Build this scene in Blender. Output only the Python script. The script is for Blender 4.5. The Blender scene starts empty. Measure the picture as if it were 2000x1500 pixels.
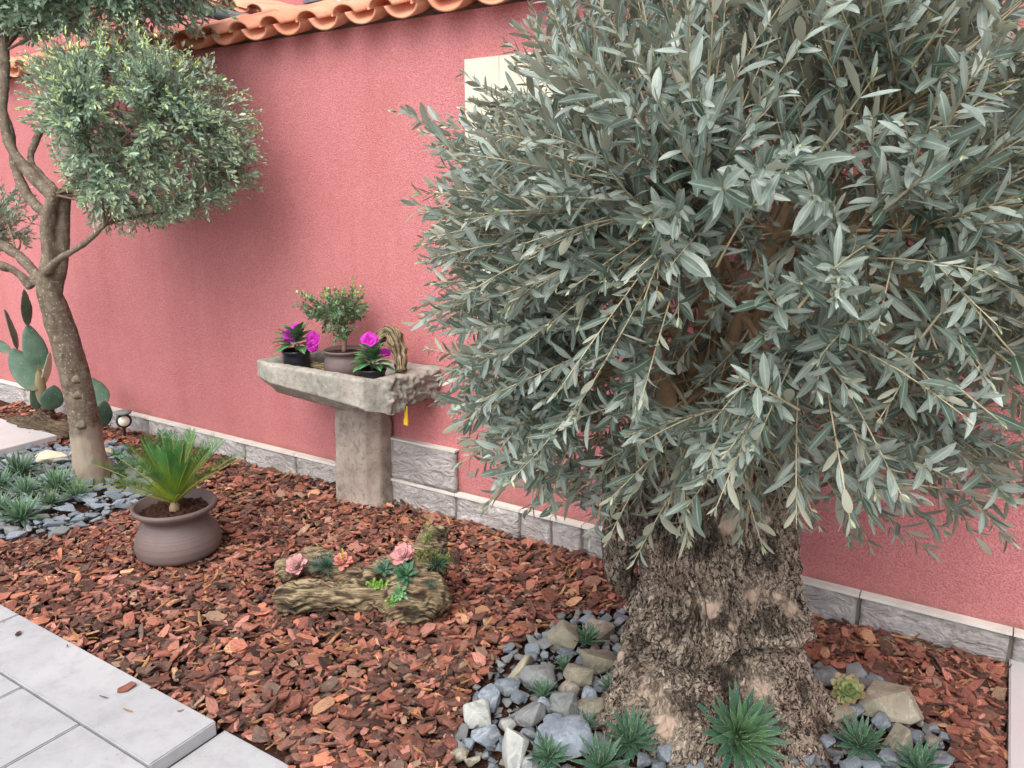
import bpy, bmesh, math, random
import numpy as np
from mathutils import Vector, Matrix, Euler
rad = math.radians
SC = bpy.context.scene
COL = SC.collection

# ------------------------------------------------------------------ camera
F, CAMH = 1510.0, 1.6
PITCH, YAW = rad(13.80), rad(32.17)
cam_data = bpy.data.cameras.new("camera")
cam = bpy.data.objects.new("camera", cam_data)
COL.objects.link(cam)
cam_data.sensor_width = 36
cam_data.lens = 36 * F / 2000
cam_data.clip_start = 0.02
cam_data.clip_end = 3000
cam.location = (0, 0, CAMH)
cam.rotation_euler = (rad(90) - PITCH, 0, YAW)
SC.camera = cam

# ------------------------------------------------------------------ sky, sun, exposure
SUN_EL, SUN_AZ = rad(56), rad(170)        # azimuth clockwise from +Y
world = bpy.data.worlds.new("World")
SC.world = world
world.use_nodes = True
wn = world.node_tree.nodes
wl = world.node_tree.links
sky = wn.new('ShaderNodeTexSky')
sky.sky_type = 'NISHITA'
sky.sun_disc = False
sky.sun_elevation = SUN_EL
sky.sun_rotation = SUN_AZ
sky.dust_density = 3.0
sky.air_density = 1.0
hsv = wn.new('ShaderNodeHueSaturation')
hsv.inputs['Saturation'].default_value = 0.42
wl.new(sky.outputs[0], hsv.inputs['Color'])
wl.new(hsv.outputs[0], wn['Background'].inputs[0])
wn['Background'].inputs[1].default_value = 0.15
sd = bpy.data.lights.new("sun", 'SUN')
sd.energy = .95
sd.angle = rad(60)
sd.color = (1, .965, .91)
sun = bpy.data.objects.new("sun", sd)
COL.objects.link(sun)
sdir = Vector((math.sin(SUN_AZ) * math.cos(SUN_EL), math.cos(SUN_AZ) * math.cos(SUN_EL), math.sin(SUN_EL)))
sun.rotation_euler = sdir.to_track_quat('Z', 'Y').to_euler()
sun.location = (0, 0, 8)
SC.view_settings.view_transform = 'Standard'
SC.view_settings.look = 'None'
SC.view_settings.exposure = 1.22
SC.view_settings.gamma = 1

# ------------------------------------------------------------------ survey helpers (photo measurements -> world points)
fw = np.array([-math.sin(YAW) * math.cos(PITCH), math.cos(YAW) * math.cos(PITCH), -math.sin(PITCH)])
rt = np.array([math.cos(YAW), math.sin(YAW), 0.0])
up = np.cross(rt, fw)
C0 = np.array([0, 0, CAMH])
def ray(x, y): return fw * F + rt * (x - 1000) - up * (y - 750)
def G(x, y, z=0.0):
    d = ray(x, y); return C0 + d * ((z - CAMH) / d[2])
def WY(x, y, Y):
    d = ray(x, y); return C0 + d * (Y / d[1])
def P(x, y, depth): return C0 + ray(x, y) * (depth / F)
def depth_of(p): return float((np.asarray(p) - C0) @ fw)
def proj(Pn):
    d = np.asarray(Pn) - C0
    z = d @ fw
    return 1000 + F * (d @ rt) / z, 750 - F * (d @ up) / z
def inpoly(x, y, poly):
    x = np.asarray(x); y = np.asarray(y); r = np.zeros(x.shape, bool)
    n = len(poly); j = n - 1
    for i in range(n):
        xi, yi = poly[i][:2]; xj, yj = poly[j][:2]
        c = ((yi > y) != (yj > y)) & (x < (xj - xi) * (y - yi) / (yj - yi + 1e-12) + xi)
        r ^= c; j = i
    return r

# ------------------------------------------------------------------ numpy helpers
RS = np.random.RandomState(11)
def nrm(a):
    a = np.asarray(a, float); return a / (np.linalg.norm(a, axis=-1, keepdims=True) + 1e-12)
def _h(i, j, k, s):
    n = (i * 374761393 + j * 668265263 + k * 2147483647 + s * 974634777) & 0xffffffff
    n = ((n ^ (n >> 13)) * 1274126177) & 0xffffffff
    n = n ^ (n >> 16)
    return (n & 0xffff) / 32767.5 - 1
def vn(Pn, s=0):
    Pn = np.asarray(Pn, float)
    f = np.floor(Pn); t = Pn - f; t = t * t * (3 - 2 * t)
    i, j, k = [f[..., a].astype(np.int64) for a in range(3)]
    out = 0
    for a in (0, 1):
        for b in (0, 1):
            for c in (0, 1):
                w = (t[..., 0] if a else 1 - t[..., 0]) * (t[..., 1] if b else 1 - t[..., 1]) * (t[..., 2] if c else 1 - t[..., 2])
                out = out + w * _h(i + a, j + b, k + c, s)
    return out
def fbm(Pn, o=4, s=0):
    r = 0; a = 1; q = np.asarray(Pn, float)
    for k in range(o):
        r = r + a * vn(q, s + k); q = q * 2.03 + 7.1; a *= .5
    return r

# ------------------------------------------------------------------ object helpers
def mkmesh(name, V, polys, mats, smooth=True, uv=None, col=None, midx=None):
    V = np.asarray(V, np.float32)
    polys = [np.asarray(p, np.int32) for p in polys if len(p)]
    me = bpy.data.meshes.new(name)
    me.vertices.add(len(V)); me.vertices.foreach_set('co', V.ravel())
    loops = np.concatenate([p.ravel() for p in polys])
    tot = np.concatenate([np.full(len(p), p.shape[1], np.int32) for p in polys])
    st = np.concatenate([[0], np.cumsum(tot)[:-1]]).astype(np.int32)
    me.loops.add(len(loops)); me.loops.foreach_set('vertex_index', loops)
    me.polygons.add(len(tot)); me.polygons.foreach_set('loop_start', st); me.polygons.foreach_set('loop_total', tot)
    me.polygons.foreach_set('use_smooth', np.full(len(tot), smooth, bool))
    if midx is not None: me.polygons.foreach_set('material_index', np.asarray(midx, np.int32))
    me.update(calc_edges=True)
    if uv is not None:
        l = me.uv_layers.new(name='UVMap')
        l.data.foreach_set('uv', np.asarray(uv, np.float32)[loops].ravel())
    if col is not None:
        col = np.asarray(col, np.float32)
        if col.shape[1] == 3: col = np.hstack([col, np.ones((len(col), 1), np.float32)])
        a = me.color_attributes.new('tint', 'FLOAT_COLOR', 'POINT')
        a.data.foreach_set('color', col.ravel())
    for m in (mats if isinstance(mats, (list, tuple)) else [mats]): me.materials.append(m)
    return me

def wloc(o):
    v = Vector((0, 0, 0))
    while o is not None: v = v + o.location; o = o.parent
    return np.array(v)
def tag(o, label=None, cat=None, group=None, kind=None):
    if label: o['label'] = label
    if cat: o['category'] = cat
    if group: o['group'] = group
    if kind: o['kind'] = kind
    return o
def thing(name, label, cat, loc=(0, 0, 0), group=None):
    o = bpy.data.objects.new(name, None); COL.objects.link(o)
    o.empty_display_size = .05
    o.location = Vector([float(c) for c in loc])
    return tag(o, label, cat, group)
def obj(name, me, parent=None, loc=None):
    """vertices given in world space; origin moved to loc (top level) or to the parent's place"""
    o = bpy.data.objects.new(name, me); COL.objects.link(o)
    if parent is not None:
        off = wloc(parent); o.parent = parent
        me.transform(Matrix.Translation(Vector(-off)))
    elif loc is not None:
        me.transform(Matrix.Translation(-Vector([float(c) for c in loc])))
        o.location = Vector([float(c) for c in loc])
    return o
def part(name, V, polys, mats, parent, label=None, **k):
    o = obj(name, mkmesh(name, V, polys, mats, **k), parent)
    if label: o['label'] = label
    return o
class Acc:
    """gathers vertex / face arrays of one mesh"""
    def __init__(s): s.V = []; s.f = {}; s.n = 0; s.c = []; s.u = []; s.m = {}
    def add(s, V, polys, col=None, uv=None, m=0):
        V = np.asarray(V, float).reshape(-1, 3)
        s.V.append(V)
        for p in polys:
            p = np.asarray(p)
            if len(p):
                s.f.setdefault(p.shape[1], []).append(p + s.n)
                s.m.setdefault(p.shape[1], []).append(np.full(len(p), m))
        c = np.ones((len(V), 3)) if col is None else np.broadcast_to(np.asarray(col, float), (len(V), 3))
        s.c.append(c); s.u.append(np.zeros((len(V), 2)) if uv is None else np.asarray(uv, float))
        s.n += len(V)
    def get(s):
        ks = sorted(s.f)
        return (np.vstack(s.V), [np.vstack(s.f[k]) for k in ks], np.vstack(s.c), np.vstack(s.u), np.concatenate([np.concatenate(s.m[k]) for k in ks]))
    def mesh(s, name, mats, smooth=True):
        V, p, c, u, m = s.get()
        return mkmesh(name, V, p, mats, smooth, uv=u, col=c, midx=m)

def box(c, s, rz=0.0):
    h = np.array(s) / 2
    v = np.array([[x, y, z] for x in (-1, 1) for y in (-1, 1) for z in (-1, 1)]) * h
    if rz:
        cz, sz = math.cos(rz), math.sin(rz); v = v @ np.array([[cz, sz, 0], [-sz, cz, 0], [0, 0, 1]])
    return v + np.array(c), [np.array([[0, 1, 3, 2], [4, 6, 7, 5], [0, 4, 5, 1], [2, 3, 7, 6], [0, 2, 6, 4], [1, 5, 7, 3]])]

def rough_slab(lo, hi, step=.02, amp=.004, fr=12, seed=0, bev=.006, faces_amp=(1, 1, 1)):
    """box with its six faces gridded, corners eased and surface displaced by noise"""
    lo = np.array(lo, float); hi = np.array(hi, float)
    bm = bmesh.new(); bmesh.ops.create_cube(bm, size=1)
    me = bpy.data.meshes.new('t'); bm.to_mesh(me); bm.free()
    n = [max(2, int(round((hi[a] - lo[a]) / step))) for a in range(3)]
    V = []; Fq = []
    idx = {}
    def vid(i, j, k):
        key = (i, j, k)
        if key not in idx:
            idx[key] = len(V); V.append(key)
        return idx[key]
    nx, ny, nz = n
    for i in range(nx):
        for j in range(ny):
            Fq.append((vid(i, j, 0), vid(i, j + 1, 0), vid(i + 1, j + 1, 0), vid(i + 1, j, 0)))
            Fq.append((vid(i, j, nz), vid(i + 1, j, nz), vid(i + 1, j + 1, nz), vid(i, j + 1, nz)))
    for i in range(nx):
        for k in range(nz):
            Fq.append((vid(i, 0, k), vid(i + 1, 0, k), vid(i + 1, 0, k + 1), vid(i, 0, k + 1)))
            Fq.append((vid(i, ny, k), vid(i, ny, k + 1), vid(i + 1, ny, k + 1), vid(i + 1, ny, k)))
    for j in range(ny):
        for k in range(nz):
            Fq.append((vid(0, j, k), vid(0, j, k + 1), vid(0, j + 1, k + 1), vid(0, j + 1, k)))
            Fq.append((vid(nx, j, k), vid(nx, j + 1, k), vid(nx, j + 1, k + 1), vid(nx, j, k + 1)))
    bpy.data.meshes.remove(me)
    t = np.array(V, float) / np.array([nx, ny, nz])
    W = lo + t * (hi - lo)
    c = (lo + hi) / 2; h = (hi - lo) / 2
    q = np.clip(W, lo + bev, hi - bev)
    d = W - q
    L = np.linalg.norm(d, axis=1, keepdims=True)
    W = np.where(L > 1e-9, q + d / (L + 1e-12) * bev, W)
    nr = nrm(d + (W - c) / h * 1e-3)
    dn = fbm(W * fr + seed * 3.7, 4, seed)
    W = W + nr * (dn[:, None] * amp) * np.array(faces_amp)
    return W, [np.array(Fq)]

def frame_along(pts):
    pts = np.asarray(pts, float)
    T = np.gradient(pts, axis=0); T = nrm(T)
    ref = np.array([0, 0, 1.0]) if abs(T[0, 2]) < .9 else np.array([1.0, 0, 0])
    N = np.zeros_like(T); n = ref - T[0] * (ref @ T[0]); n /= np.linalg.norm(n)
    for i in range(len(T)):
        n = n - T[i] * (n @ T[i]); n /= (np.linalg.norm(n) + 1e-12); N[i] = n
    return T, N, np.cross(T, N)
def tube(pts, rs, ns=8, cap=True):
    pts = np.asarray(pts, float); rs = np.broadcast_to(np.asarray(rs, float), (len(pts),))
    T, N, B = frame_along(pts)
    a = np.arange(ns) / ns * 2 * math.pi
    V = pts[:, None] + rs[:, None, None] * (np.cos(a)[None, :, None] * N[:, None] + np.sin(a)[None, :, None] * B[:, None])
    m = len(pts)
    i = np.arange(m - 1)[:, None] * ns; j = np.arange(ns)[None]; j2 = (j + 1) % ns
    q = np.stack([i + j, i + j2, i + ns + j2, i + ns + j], -1).reshape(-1, 4)
    uv = np.stack([np.broadcast_to(a[None] / 6.2832, (m, ns)), np.broadcast_to(np.linspace(0, 1, m)[:, None], (m, ns))], -1).reshape(-1, 2)
    V = V.reshape(-1, 3); P_ = [q]
    if cap:
        V = np.vstack([V, pts[0] - T[0] * rs[0] * .3, pts[-1] + T[-1] * rs[-1] * .3])
        uv = np.vstack([uv, [0, 0], [0, 1]])
        jj = np.arange(ns); e = m * ns
        P_.append(np.vstack([np.stack([np.full(ns, e), (jj + 1) % ns, jj], -1), np.stack([np.full(ns, e + 1), (m - 1) * ns + jj, (m - 1) * ns + (jj + 1) % ns], -1)]))
    return V, P_, uv
def smooth_path(pts, n):
    pts = np.asarray(pts, float)
    t = np.concatenate([[0], np.cumsum(np.linalg.norm(np.diff(pts, axis=0), axis=1))]); t /= t[-1]
    u = np.linspace(0, 1, n)
    # Catmull-Rom like via cubic Hermite
    m = np.gradient(pts, t, axis=0)
    k = np.clip(np.searchsorted(t, u, side='right') - 1, 0, len(t) - 2)
    h = (t[k + 1] - t[k])[:, None]; s = ((u - t[k]) / (t[k + 1] - t[k]))[:, None]
    return ((2 * s**3 - 3 * s**2 + 1) * pts[k] + (s**3 - 2 * s**2 + s) * h * m[k] + (-2 * s**3 + 3 * s**2) * pts[k + 1] + (s**3 - s**2) * h * m[k + 1])
def lathe(prof, c, ns=48):
    prof = np.asarray(prof, float); a = np.arange(ns) / ns * 2 * math.pi
    V = np.stack([prof[:, :1] * np.cos(a), prof[:, :1] * np.sin(a), np.broadcast_to(prof[:, 1:], (len(prof), ns))], -1).reshape(-1, 3) + np.array(c)
    m = len(prof); i = np.arange(m - 1)[:, None] * ns; j = np.arange(ns)[None]; j2 = (j + 1) % ns
    return V, [np.stack([i + j, i + j2, i + ns + j2, i + ns + j], -1).reshape(-1, 4)]
def remesh(acc, voxel):
    V, p, c, u, m = acc.get()
    me = mkmesh('tmp', V, p, [], True)
    o = bpy.data.objects.new('tmp', me); COL.objects.link(o)
    md = o.modifiers.new('r', 'REMESH'); md.mode = 'VOXEL'; md.voxel_size = voxel
    dg = bpy.context.evaluated_depsgraph_get(); e = o.evaluated_get(dg).to_mesh()
    V = np.zeros(len(e.vertices) * 3, np.float32); e.vertices.foreach_get('co', V)
    N = np.zeros(len(e.vertices) * 3, np.float32); e.vertices.foreach_get('normal', N)
    q = np.zeros(len(e.loops), np.int32); e.loops.foreach_get('vertex_index', q)
    nn = np.zeros(len(e.polygons), np.int32); e.polygons.foreach_get('loop_total', nn)
    assert (nn == 4).all()
    o.evaluated_get(dg).to_mesh_clear()
    bpy.data.objects.remove(o); bpy.data.meshes.remove(me)
    return V.reshape(-1, 3).astype(float), N.reshape(-1, 3).astype(float), q.reshape(-1, 4)

# ------------------------------------------------------------------ leaves
def leaves(Pos, D, Nn, L, W, bend=.25, fold=.25, prof=(.62, 1.0, .72), stations=(.22, .5, .78), side=None):
    """thin leaves: base point, direction, up normal, length, half width -> V, polys, uv ; 3 m + 2 verts per leaf"""
    n = len(Pos); D = nrm(D); Nn = Nn - D * np.sum(D * Nn, 1, keepdims=True); Nn = nrm(Nn); S = np.cross(D, Nn)
    L = np.broadcast_to(L, (n,)); W = np.broadcast_to(W, (n,)); bend = np.broadcast_to(bend, (n,))
    m = len(stations); nv_ = 3 * m + 2
    out = np.zeros((n, nv_, 3)); uv = np.zeros((n, nv_, 2))
    sw = np.zeros(n) if side is None else np.broadcast_to(side, (n,))
    def ctr(t):
        a = bend * t
        return Pos + D * (L * t * (1 - a * a / 6))[:, None] - Nn * (L * t * a * .5)[:, None] + S * (L * t * t * sw)[:, None]
    out[:, 0] = Pos; uv[:, 0] = (.5, 0)
    for k, t in enumerate(stations):
        c = ctr(t); w = (W * prof[k])[:, None]; nn = Nn + D * (bend * t)[:, None]
        out[:, 1 + 3 * k] = c - S * w + nn * w * fold
        out[:, 2 + 3 * k] = c
        out[:, 3 + 3 * k] = c + S * w + nn * w * fold
        uv[:, 1 + 3 * k] = (0, t); uv[:, 2 + 3 * k] = (.5, t); uv[:, 3 + 3 * k] = (1, t)
    out[:, -1] = ctr(1.0); uv[:, -1] = (.5, 1)
    b = (np.arange(n) * nv_)[:, None, None]
    e = 3 * m - 2; tri = np.array([[0, 2, 1], [0, 3, 2], [e, e + 1, e + 3], [e + 1, e + 2, e + 3]])
    qd = np.array([[3 * k + 1 + j, 3 * k + 2 + j, 3 * k + 5 + j, 3 * k + 4 + j] for k in range(m - 1) for j in (0, 1)])
    return out.reshape(-1, 3), [(b + tri).reshape(-1, 3), (b + qd).reshape(-1, 4)], uv.reshape(-1, 2)
LANCE = dict(prof=(.36, .80, 1.0, .86, .45), stations=(.08, .28, .5, .72, .9))
def fat_leaves(Pos, D, Nn, L, W, thick, bend, prof, stations, fold=.5):
    """succulent leaves with a closed four sided section"""
    n = len(Pos); D = nrm(D); Nn = Nn - D * np.sum(D * Nn, 1, keepdims=True); Nn = nrm(Nn); S = np.cross(D, Nn)
    L = np.broadcast_to(L, (n,)); W = np.broadcast_to(W, (n,)); bend = np.broadcast_to(bend, (n,))
    m = len(stations); k4 = 6
    out = np.zeros((n, m * k4 + 1, 3)); uv = np.zeros((n, m * k4 + 1, 2))
    def ctr(t):
        a = bend * t
        return Pos + D * (L * t * (1 - a * a / 6))[:, None] - Nn * (L * t * a * .5)[:, None]
    sec = [(-1, .35), (-.5, .08), (0, 0), (.5, .08), (1, .35), (0, -1)]
    for k, t in enumerate(stations):
        c = ctr(t); w = (W * prof[k])[:, None]; nn = nrm(Nn + D * (bend * t)[:, None])
        for j, (a, b) in enumerate(sec):
            out[:, k * k4 + j] = c + S * w * a + nn * w * (b * (thick if b < 0 else fold))
            uv[:, k * k4 + j] = ((a + 1) / 2, t)
    out[:, m * k4] = ctr(1.0); uv[:, m * k4] = (.5, 1)
    base = (np.arange(n) * (m * k4 + 1))[:, None, None]
    qd = []
    for k in range(m - 1):
        for j in range(k4):
            j2 = (j + 1) % k4; qd.append([k * k4 + j, k * k4 + j2, (k + 1) * k4 + j2, (k + 1) * k4 + j])
    tri = [[(m - 1) * k4 + j, (m - 1) * k4 + (j + 1) % k4, m * k4] for j in range(k4)]
    return out.reshape(-1, 3), [(base + np.array(tri)).reshape(-1, 3), (base + np.array(qd)).reshape(-1, 4)], uv.reshape(-1, 2)

# ------------------------------------------------------------------ materials
def srgb(r, g, b):
    f = lambda c: (c / 255 / 12.92) if c / 255 <= .04045 else ((c / 255 + .055) / 1.055) ** 2.4
    return (f(r), f(g), f(b))
class Mat:
    def __init__(s, name, rough=.8, spec=.3):
        s.m = bpy.data.materials.new(name); s.m.use_nodes = True
        s.n = s.m.node_tree.nodes; s.l = s.m.node_tree.links
        s.b = s.n['Principled BSDF']; s.b.inputs['Roughness'].default_value = rough
        s.b.inputs['Specular IOR Level'].default_value = spec
        s._tc = None
    def inp(s, node, key, val):
        if isinstance(val, bpy.types.NodeSocket): s.l.new(val, node.inputs[key])
        else:
            if isinstance(val, (tuple, list)) and len(val) == 3 and node.inputs[key].type == 'RGBA': val = (*val, 1)
            node.inputs[key].default_value = val
    def tc(s, which='Object'):
        if s._tc is None: s._tc = s.n.new('ShaderNodeTexCoord')
        return s._tc.outputs[which]
    def mp(s, scale=(1, 1, 1), which='Object', vec=None):
        m = s.n.new('ShaderNodeMapping'); s.l.new(vec or s.tc(which), m.inputs[0]); m.inputs['Scale'].default_value = scale; return m.outputs[0]
    def noise(s, scale, detail=4, rough=.55, vec=None, dist=0, out=0):
        n = s.n.new('ShaderNodeTexNoise'); s.l.new(vec or s.tc(), n.inputs['Vector'])
        n.inputs['Scale'].default_value = scale; n.inputs['Detail'].default_value = detail; n.inputs['Roughness'].default_value = rough; n.inputs['Distortion'].default_value = dist
        return n.outputs[out]
    def voro(s, scale, vec=None, feature='F1', out=0, rnd=1):
        n = s.n.new('ShaderNodeTexVoronoi'); n.feature = feature; s.l.new(vec or s.tc(), n.inputs['Vector'])
        n.inputs['Scale'].default_value = scale; n.inputs['Randomness'].default_value = rnd
        return n.outputs[out]
    def ramp(s, fac, stops, interp='LINEAR'):
        n = s.n.new('ShaderNodeValToRGB'); n.color_ramp.interpolation = interp; s.l.new(fac, n.inputs[0])
        el = n.color_ramp.elements
        while len(el) < len(stops): el.new(.5)
        for e, (p, c) in zip(el, stops):
            e.position = p
            if not isinstance(c, (tuple, list)): c = (c, c, c)
            e.color = (*c, 1)
        return n.outputs[0]
    def mix(s, fac, a, b, mode='MIX'):
        n = s.n.new('ShaderNodeMix'); n.data_type = 'RGBA'; n.blend_type = mode
        s.inp(n, 0, fac)
        for key, v in ((6, a), (7, b)):
            if isinstance(v, bpy.types.NodeSocket): s.l.new(v, n.inputs[key])
            else: n.inputs[key].default_value = (*v, 1) if isinstance(v, (tuple, list)) else (v, v, v, 1)
        return n.outputs[2]
    def math(s, op, a, b=0.0):
        n = s.n.new('ShaderNodeMath'); n.operation = op; s.inp(n, 0, a); s.inp(n, 1, b); return n.outputs[0]
    def vadd(s, a, b, sc=1.0):
        m = s.n.new('ShaderNodeVectorMath'); m.operation = 'SCALE'; s.l.new(b, m.inputs[0]); m.inputs['Scale'].default_value = sc
        n = s.n.new('ShaderNodeVectorMath'); n.operation = 'ADD'; s.l.new(a, n.inputs[0]); s.l.new(m.outputs[0], n.inputs[1]); return n.outputs[0]
    def attr(s, name='tint', out='Color'):
        n = s.n.new('ShaderNodeAttribute'); n.attribute_name = name; return n.outputs[out]
    def sep(s, c):
        n = s.n.new('ShaderNodeSeparateColor'); s.l.new(c, n.inputs[0]); return n.outputs
    def back(s):
        return s.n.new('ShaderNodeNewGeometry').outputs['Backfacing']
    def rnd(s): return s.n.new('ShaderNodeObjectInfo').outputs['Random']
    def color(s, c): s.inp(s.b, 'Base Color', c)
    def rough(s, c): s.inp(s.b, 'Roughness', c)
    def bump(s, h, strength=.5, dist=.01, prev=None):
        n = s.n.new('ShaderNodeBump'); s.l.new(h, n.inputs['Height']); n.inputs['Strength'].default_value = strength; n.inputs['Distance'].default_value = dist
        if prev: s.l.new(prev, n.inputs['Normal'])
        s.l.new(n.outputs[0], s.b.inputs['Normal']); return n.outputs[0]
    def translucent(s, col, fac):
        t = s.n.new('ShaderNodeBsdfTranslucent'); s.inp(t, 'Color', col)
        x = s.n.new('ShaderNodeMixShader'); x.inputs[0].default_value = fac
        s.l.new(s.b.outputs[0], x.inputs[1]); s.l.new(t.outputs[0], x.inputs[2])
        s.l.new(x.outputs[0], s.n['Material Output'].inputs[0])

def m_stucco():
    m = Mat('stucco_red', .92, .15)
    v = m.vadd(m.tc(), m.noise(60, 2, out=1), .008)
    g = m.noise(260, 3, .6, vec=v)
    vo = m.voro(170, vec=v, feature='SMOOTH_F1')
    hgt = m.mix(.5, g, vo)
    big = m.noise(.9, 4, .6); mid = m.noise(6, 4, .6)
    str_ = m.noise(1.0, 3, .6, vec=m.mp((5, 5, .55)))
    c = m.mix(m.ramp(big, [(.3, 0.), (.7, 1.)]), (.520, .188, .188), (.590, .236, .240))
    c = m.mix(m.math('MULTIPLY', m.ramp(str_, [(.48, 0.), (.70, 1.)]), .35), c, (.43, .135, .13))
    c = m.mix(m.math('MULTIPLY', m.ramp(mid, [(.35, 0.), (.75, 1.)]), .22), c, (.64, .27, .27))
    c = m.mix(m.ramp(hgt, [(.28, .75), (.52, 0.)]), c, (.34, .085, .08))
    # damp algae line just above the stone plinth
    z = m.n.new('ShaderNodeSeparateXYZ'); m.l.new(m.tc(), z.inputs[0])
    zz = m.math('ADD', z.outputs[2], m.math('MULTIPLY', m.noise(5, 4), .12))
    c = m.mix(m.ramp(zz, [(.19, .55), (.235, .12), (.42, 0.)]), c, (.16, .10, .06))
    m.color(c)
    m.bump(hgt, .85, .007)
    return m.m
def m_plinth():
    m = Mat('split_stone', .85, .25)
    r = m.noise(3.0, 5, .6); f = m.noise(40, 4, .6)
    o = m.rnd()
    c = m.mix(m.ramp(r, [(.3, 0.), (.7, 1.)]), srgb(196, 188, 183), srgb(224, 218, 213))
    c = m.mix(m.math('MULTIPLY', m.ramp(f, [(.45, 0.), (.7, 1.)]), .4), c, srgb(132, 112, 112))
    c = m.mix(m.math('MULTIPLY', o, .35), c, srgb(205, 198, 196))
    m.color(c)
    h = m.noise(8, 7, .68, vec=m.mp((1, 1, 1.8)), dist=2.2)
    c2_ = m.mix(m.ramp(h, [(.36, .32), (.46, 0.)]), c, srgb(146, 134, 130)); m.color(c2_)
    b1 = m.bump(h, 1., .06); m.bump(f, .4, .004, b1)
    return m.m
def m_simple(name, c1, c2, scale=8, rough=.8, spec=.3, bs=.3, bd=.003, bscale=60):
    m = Mat(name, rough, spec)
    m.color(m.mix(m.ramp(m.noise(scale, 5, .6), [(.3, 0.), (.7, 1.)]), c1, c2))
    m.bump(m.noise(bscale, 4, .6), bs, bd)
    return m.m
def m_tile():
    m = Mat('clay_tile', .75, .3)
    c = m.mix(m.ramp(m.noise(5, 5, .6), [(.3, 0.), (.7, 1.)]), srgb(186, 112, 84), srgb(214, 148, 118))
    c = m.mix(m.math('MULTIPLY', m.ramp(m.noise(30, 4, .6), [(.5, 0.), (.7, 1.)]), .35), c, srgb(150, 88, 66))
    c = m.mix(m.math('MULTIPLY', m.attr(), .5), c, srgb(216, 160, 130))
    m.color(c); m.bump(m.noise(90, 4), .35, .003)
    return m.m
def m_bark_chips():
    m = Mat('bark_chips', .78, .25)
    uvm = m.mp((3, 26, 1), 'UV')
    c = m.attr()
    fib = m.noise(1.0, 5, .65, vec=uvm, dist=.6)
    c = m.mix(m.ramp(fib, [(.32, .75), (.6, 0.)]), c, (.028, .014, .011))
    c = m.mix(m.math('MULTIPLY', m.ramp(m.noise(55, 3, .6), [(.5, 0.), (.72, 1.)]), .35), c, (.36, .17, .12))
    m.color(c); m.bump(fib, .7, .006)
    return m.m
def m_soil():
    m = Mat('soil', .95, .1)
    m.color(m.mix(m.ramp(m.noise(70, 4), [(.35, 0.), (.7, 1.)]), (.020, .011, .008), (.10, .045, .03)))
    m.bump(m.noise(110, 5, .7), 1, .012)
    return m.m
def m_paving():
    m = Mat('pale_stone_paving', .7, .3)
    c = m.mix(m.ramp(m.noise(1.7, 4, .6), [(.3, 0.), (.7, 1.)]), srgb(150, 149, 150), srgb(174, 173, 173))
    c = m.mix(m.math('MULTIPLY', m.ramp(m.noise(14, 6, .7), [(.45, 0.), (.75, 1.)]), .6), c, srgb(132, 130, 134))
    sp = m.voro(40)
    c = m.mix(m.ramp(sp, [(.04, .6), (.12, 0.)]), c, srgb(118, 114, 112))
    m.color(c); m.bump(m.noise(220, 3, .6), .25, .0015)
    return m.m
def m_rock(name, c1, c2, c3):
    m = Mat(name, .8, .3)
    v = m.vadd(m.tc(), m.noise(9, 3, out=1), .08)
    c = m.mix(m.ramp(m.noise(14, 5, .6, vec=v), [(.35, 0.), (.65, 1.)]), c1, c2)
    c = m.mix(m.math('MULTIPLY', m.ramp(m.noise(26, 5, .65, vec=v, dist=.8), [(.52, 0.), (.66, 1.)]), .55), c, c3)
    vv = m.ramp(m.noise(7, 3, .5, vec=v, dist=2.), [(.485, 0.), (.5, .8), (.515, 0.)])
    c = m.mix(m.math('MULTIPLY', vv, .35), c, srgb(205, 200, 190))
    r = m.n.new('ShaderNodeHueSaturation'); m.l.new(c, r.inputs['Color'])
    m.l.new(m.math('ADD', m.math('MULTIPLY', m.rnd(), .5), .75), r.inputs['Value'])
    m.color(r.outputs[0])
    b = m.bump(m.noise(30, 6, .7, vec=v), .55, .008); m.bump(m.noise(200, 3), .35, .0015, b)
    return m.m
def m_leaf(name, top1, top2, under, young=None, rough=.42, spec=.45, trans=.12, midrib=.5):
    m = Mat(name, rough, spec)
    t = m.sep(m.attr())            # R random tone, G youth
    c = m.mix(t[0], top1, top2)
    c = m.mix(m.math('MULTIPLY', m.ramp(m.noise(60, 3), [(.4, 0.), (.7, 1.)]), .25), c, tuple(x * .6 for x in top1))
    if young: c = m.mix(t[1], c, young)
    u = m.n.new('ShaderNodeSeparateXYZ'); m.l.new(m.tc('UV'), u.inputs[0])
    mid = m.math('ABSOLUTE', m.math('SUBTRACT', u.outputs[0], .5))
    c = m.mix(m.math('MULTIPLY', m.ramp(mid, [(.02, 1.), (.09, 0.)]), midrib), c, tuple(min(1, x * 1.6 + .08) for x in top2))
    c = m.mix(m.back(), c, m.mix(t[0], under, tuple(x * .8 for x in under)))
    m.color(c)
    m.translucent(c, trans)
    return m.m
def m_vcol(name, rough=.6, spec=.3, mul=.25, bs=.2, trans=0, bscale=90):
    m = Mat(name, rough, spec)
    c = m.mix(m.math('MULTIPLY', m.ramp(m.noise(45, 4), [(.4, 0.), (.7, 1.)]), mul), m.attr(), (.02, .02, .02))
    m.color(c); m.bump(m.noise(bscale, 3), bs, .002)
    if trans: m.translucent(c, trans)
    return m.m
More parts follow.
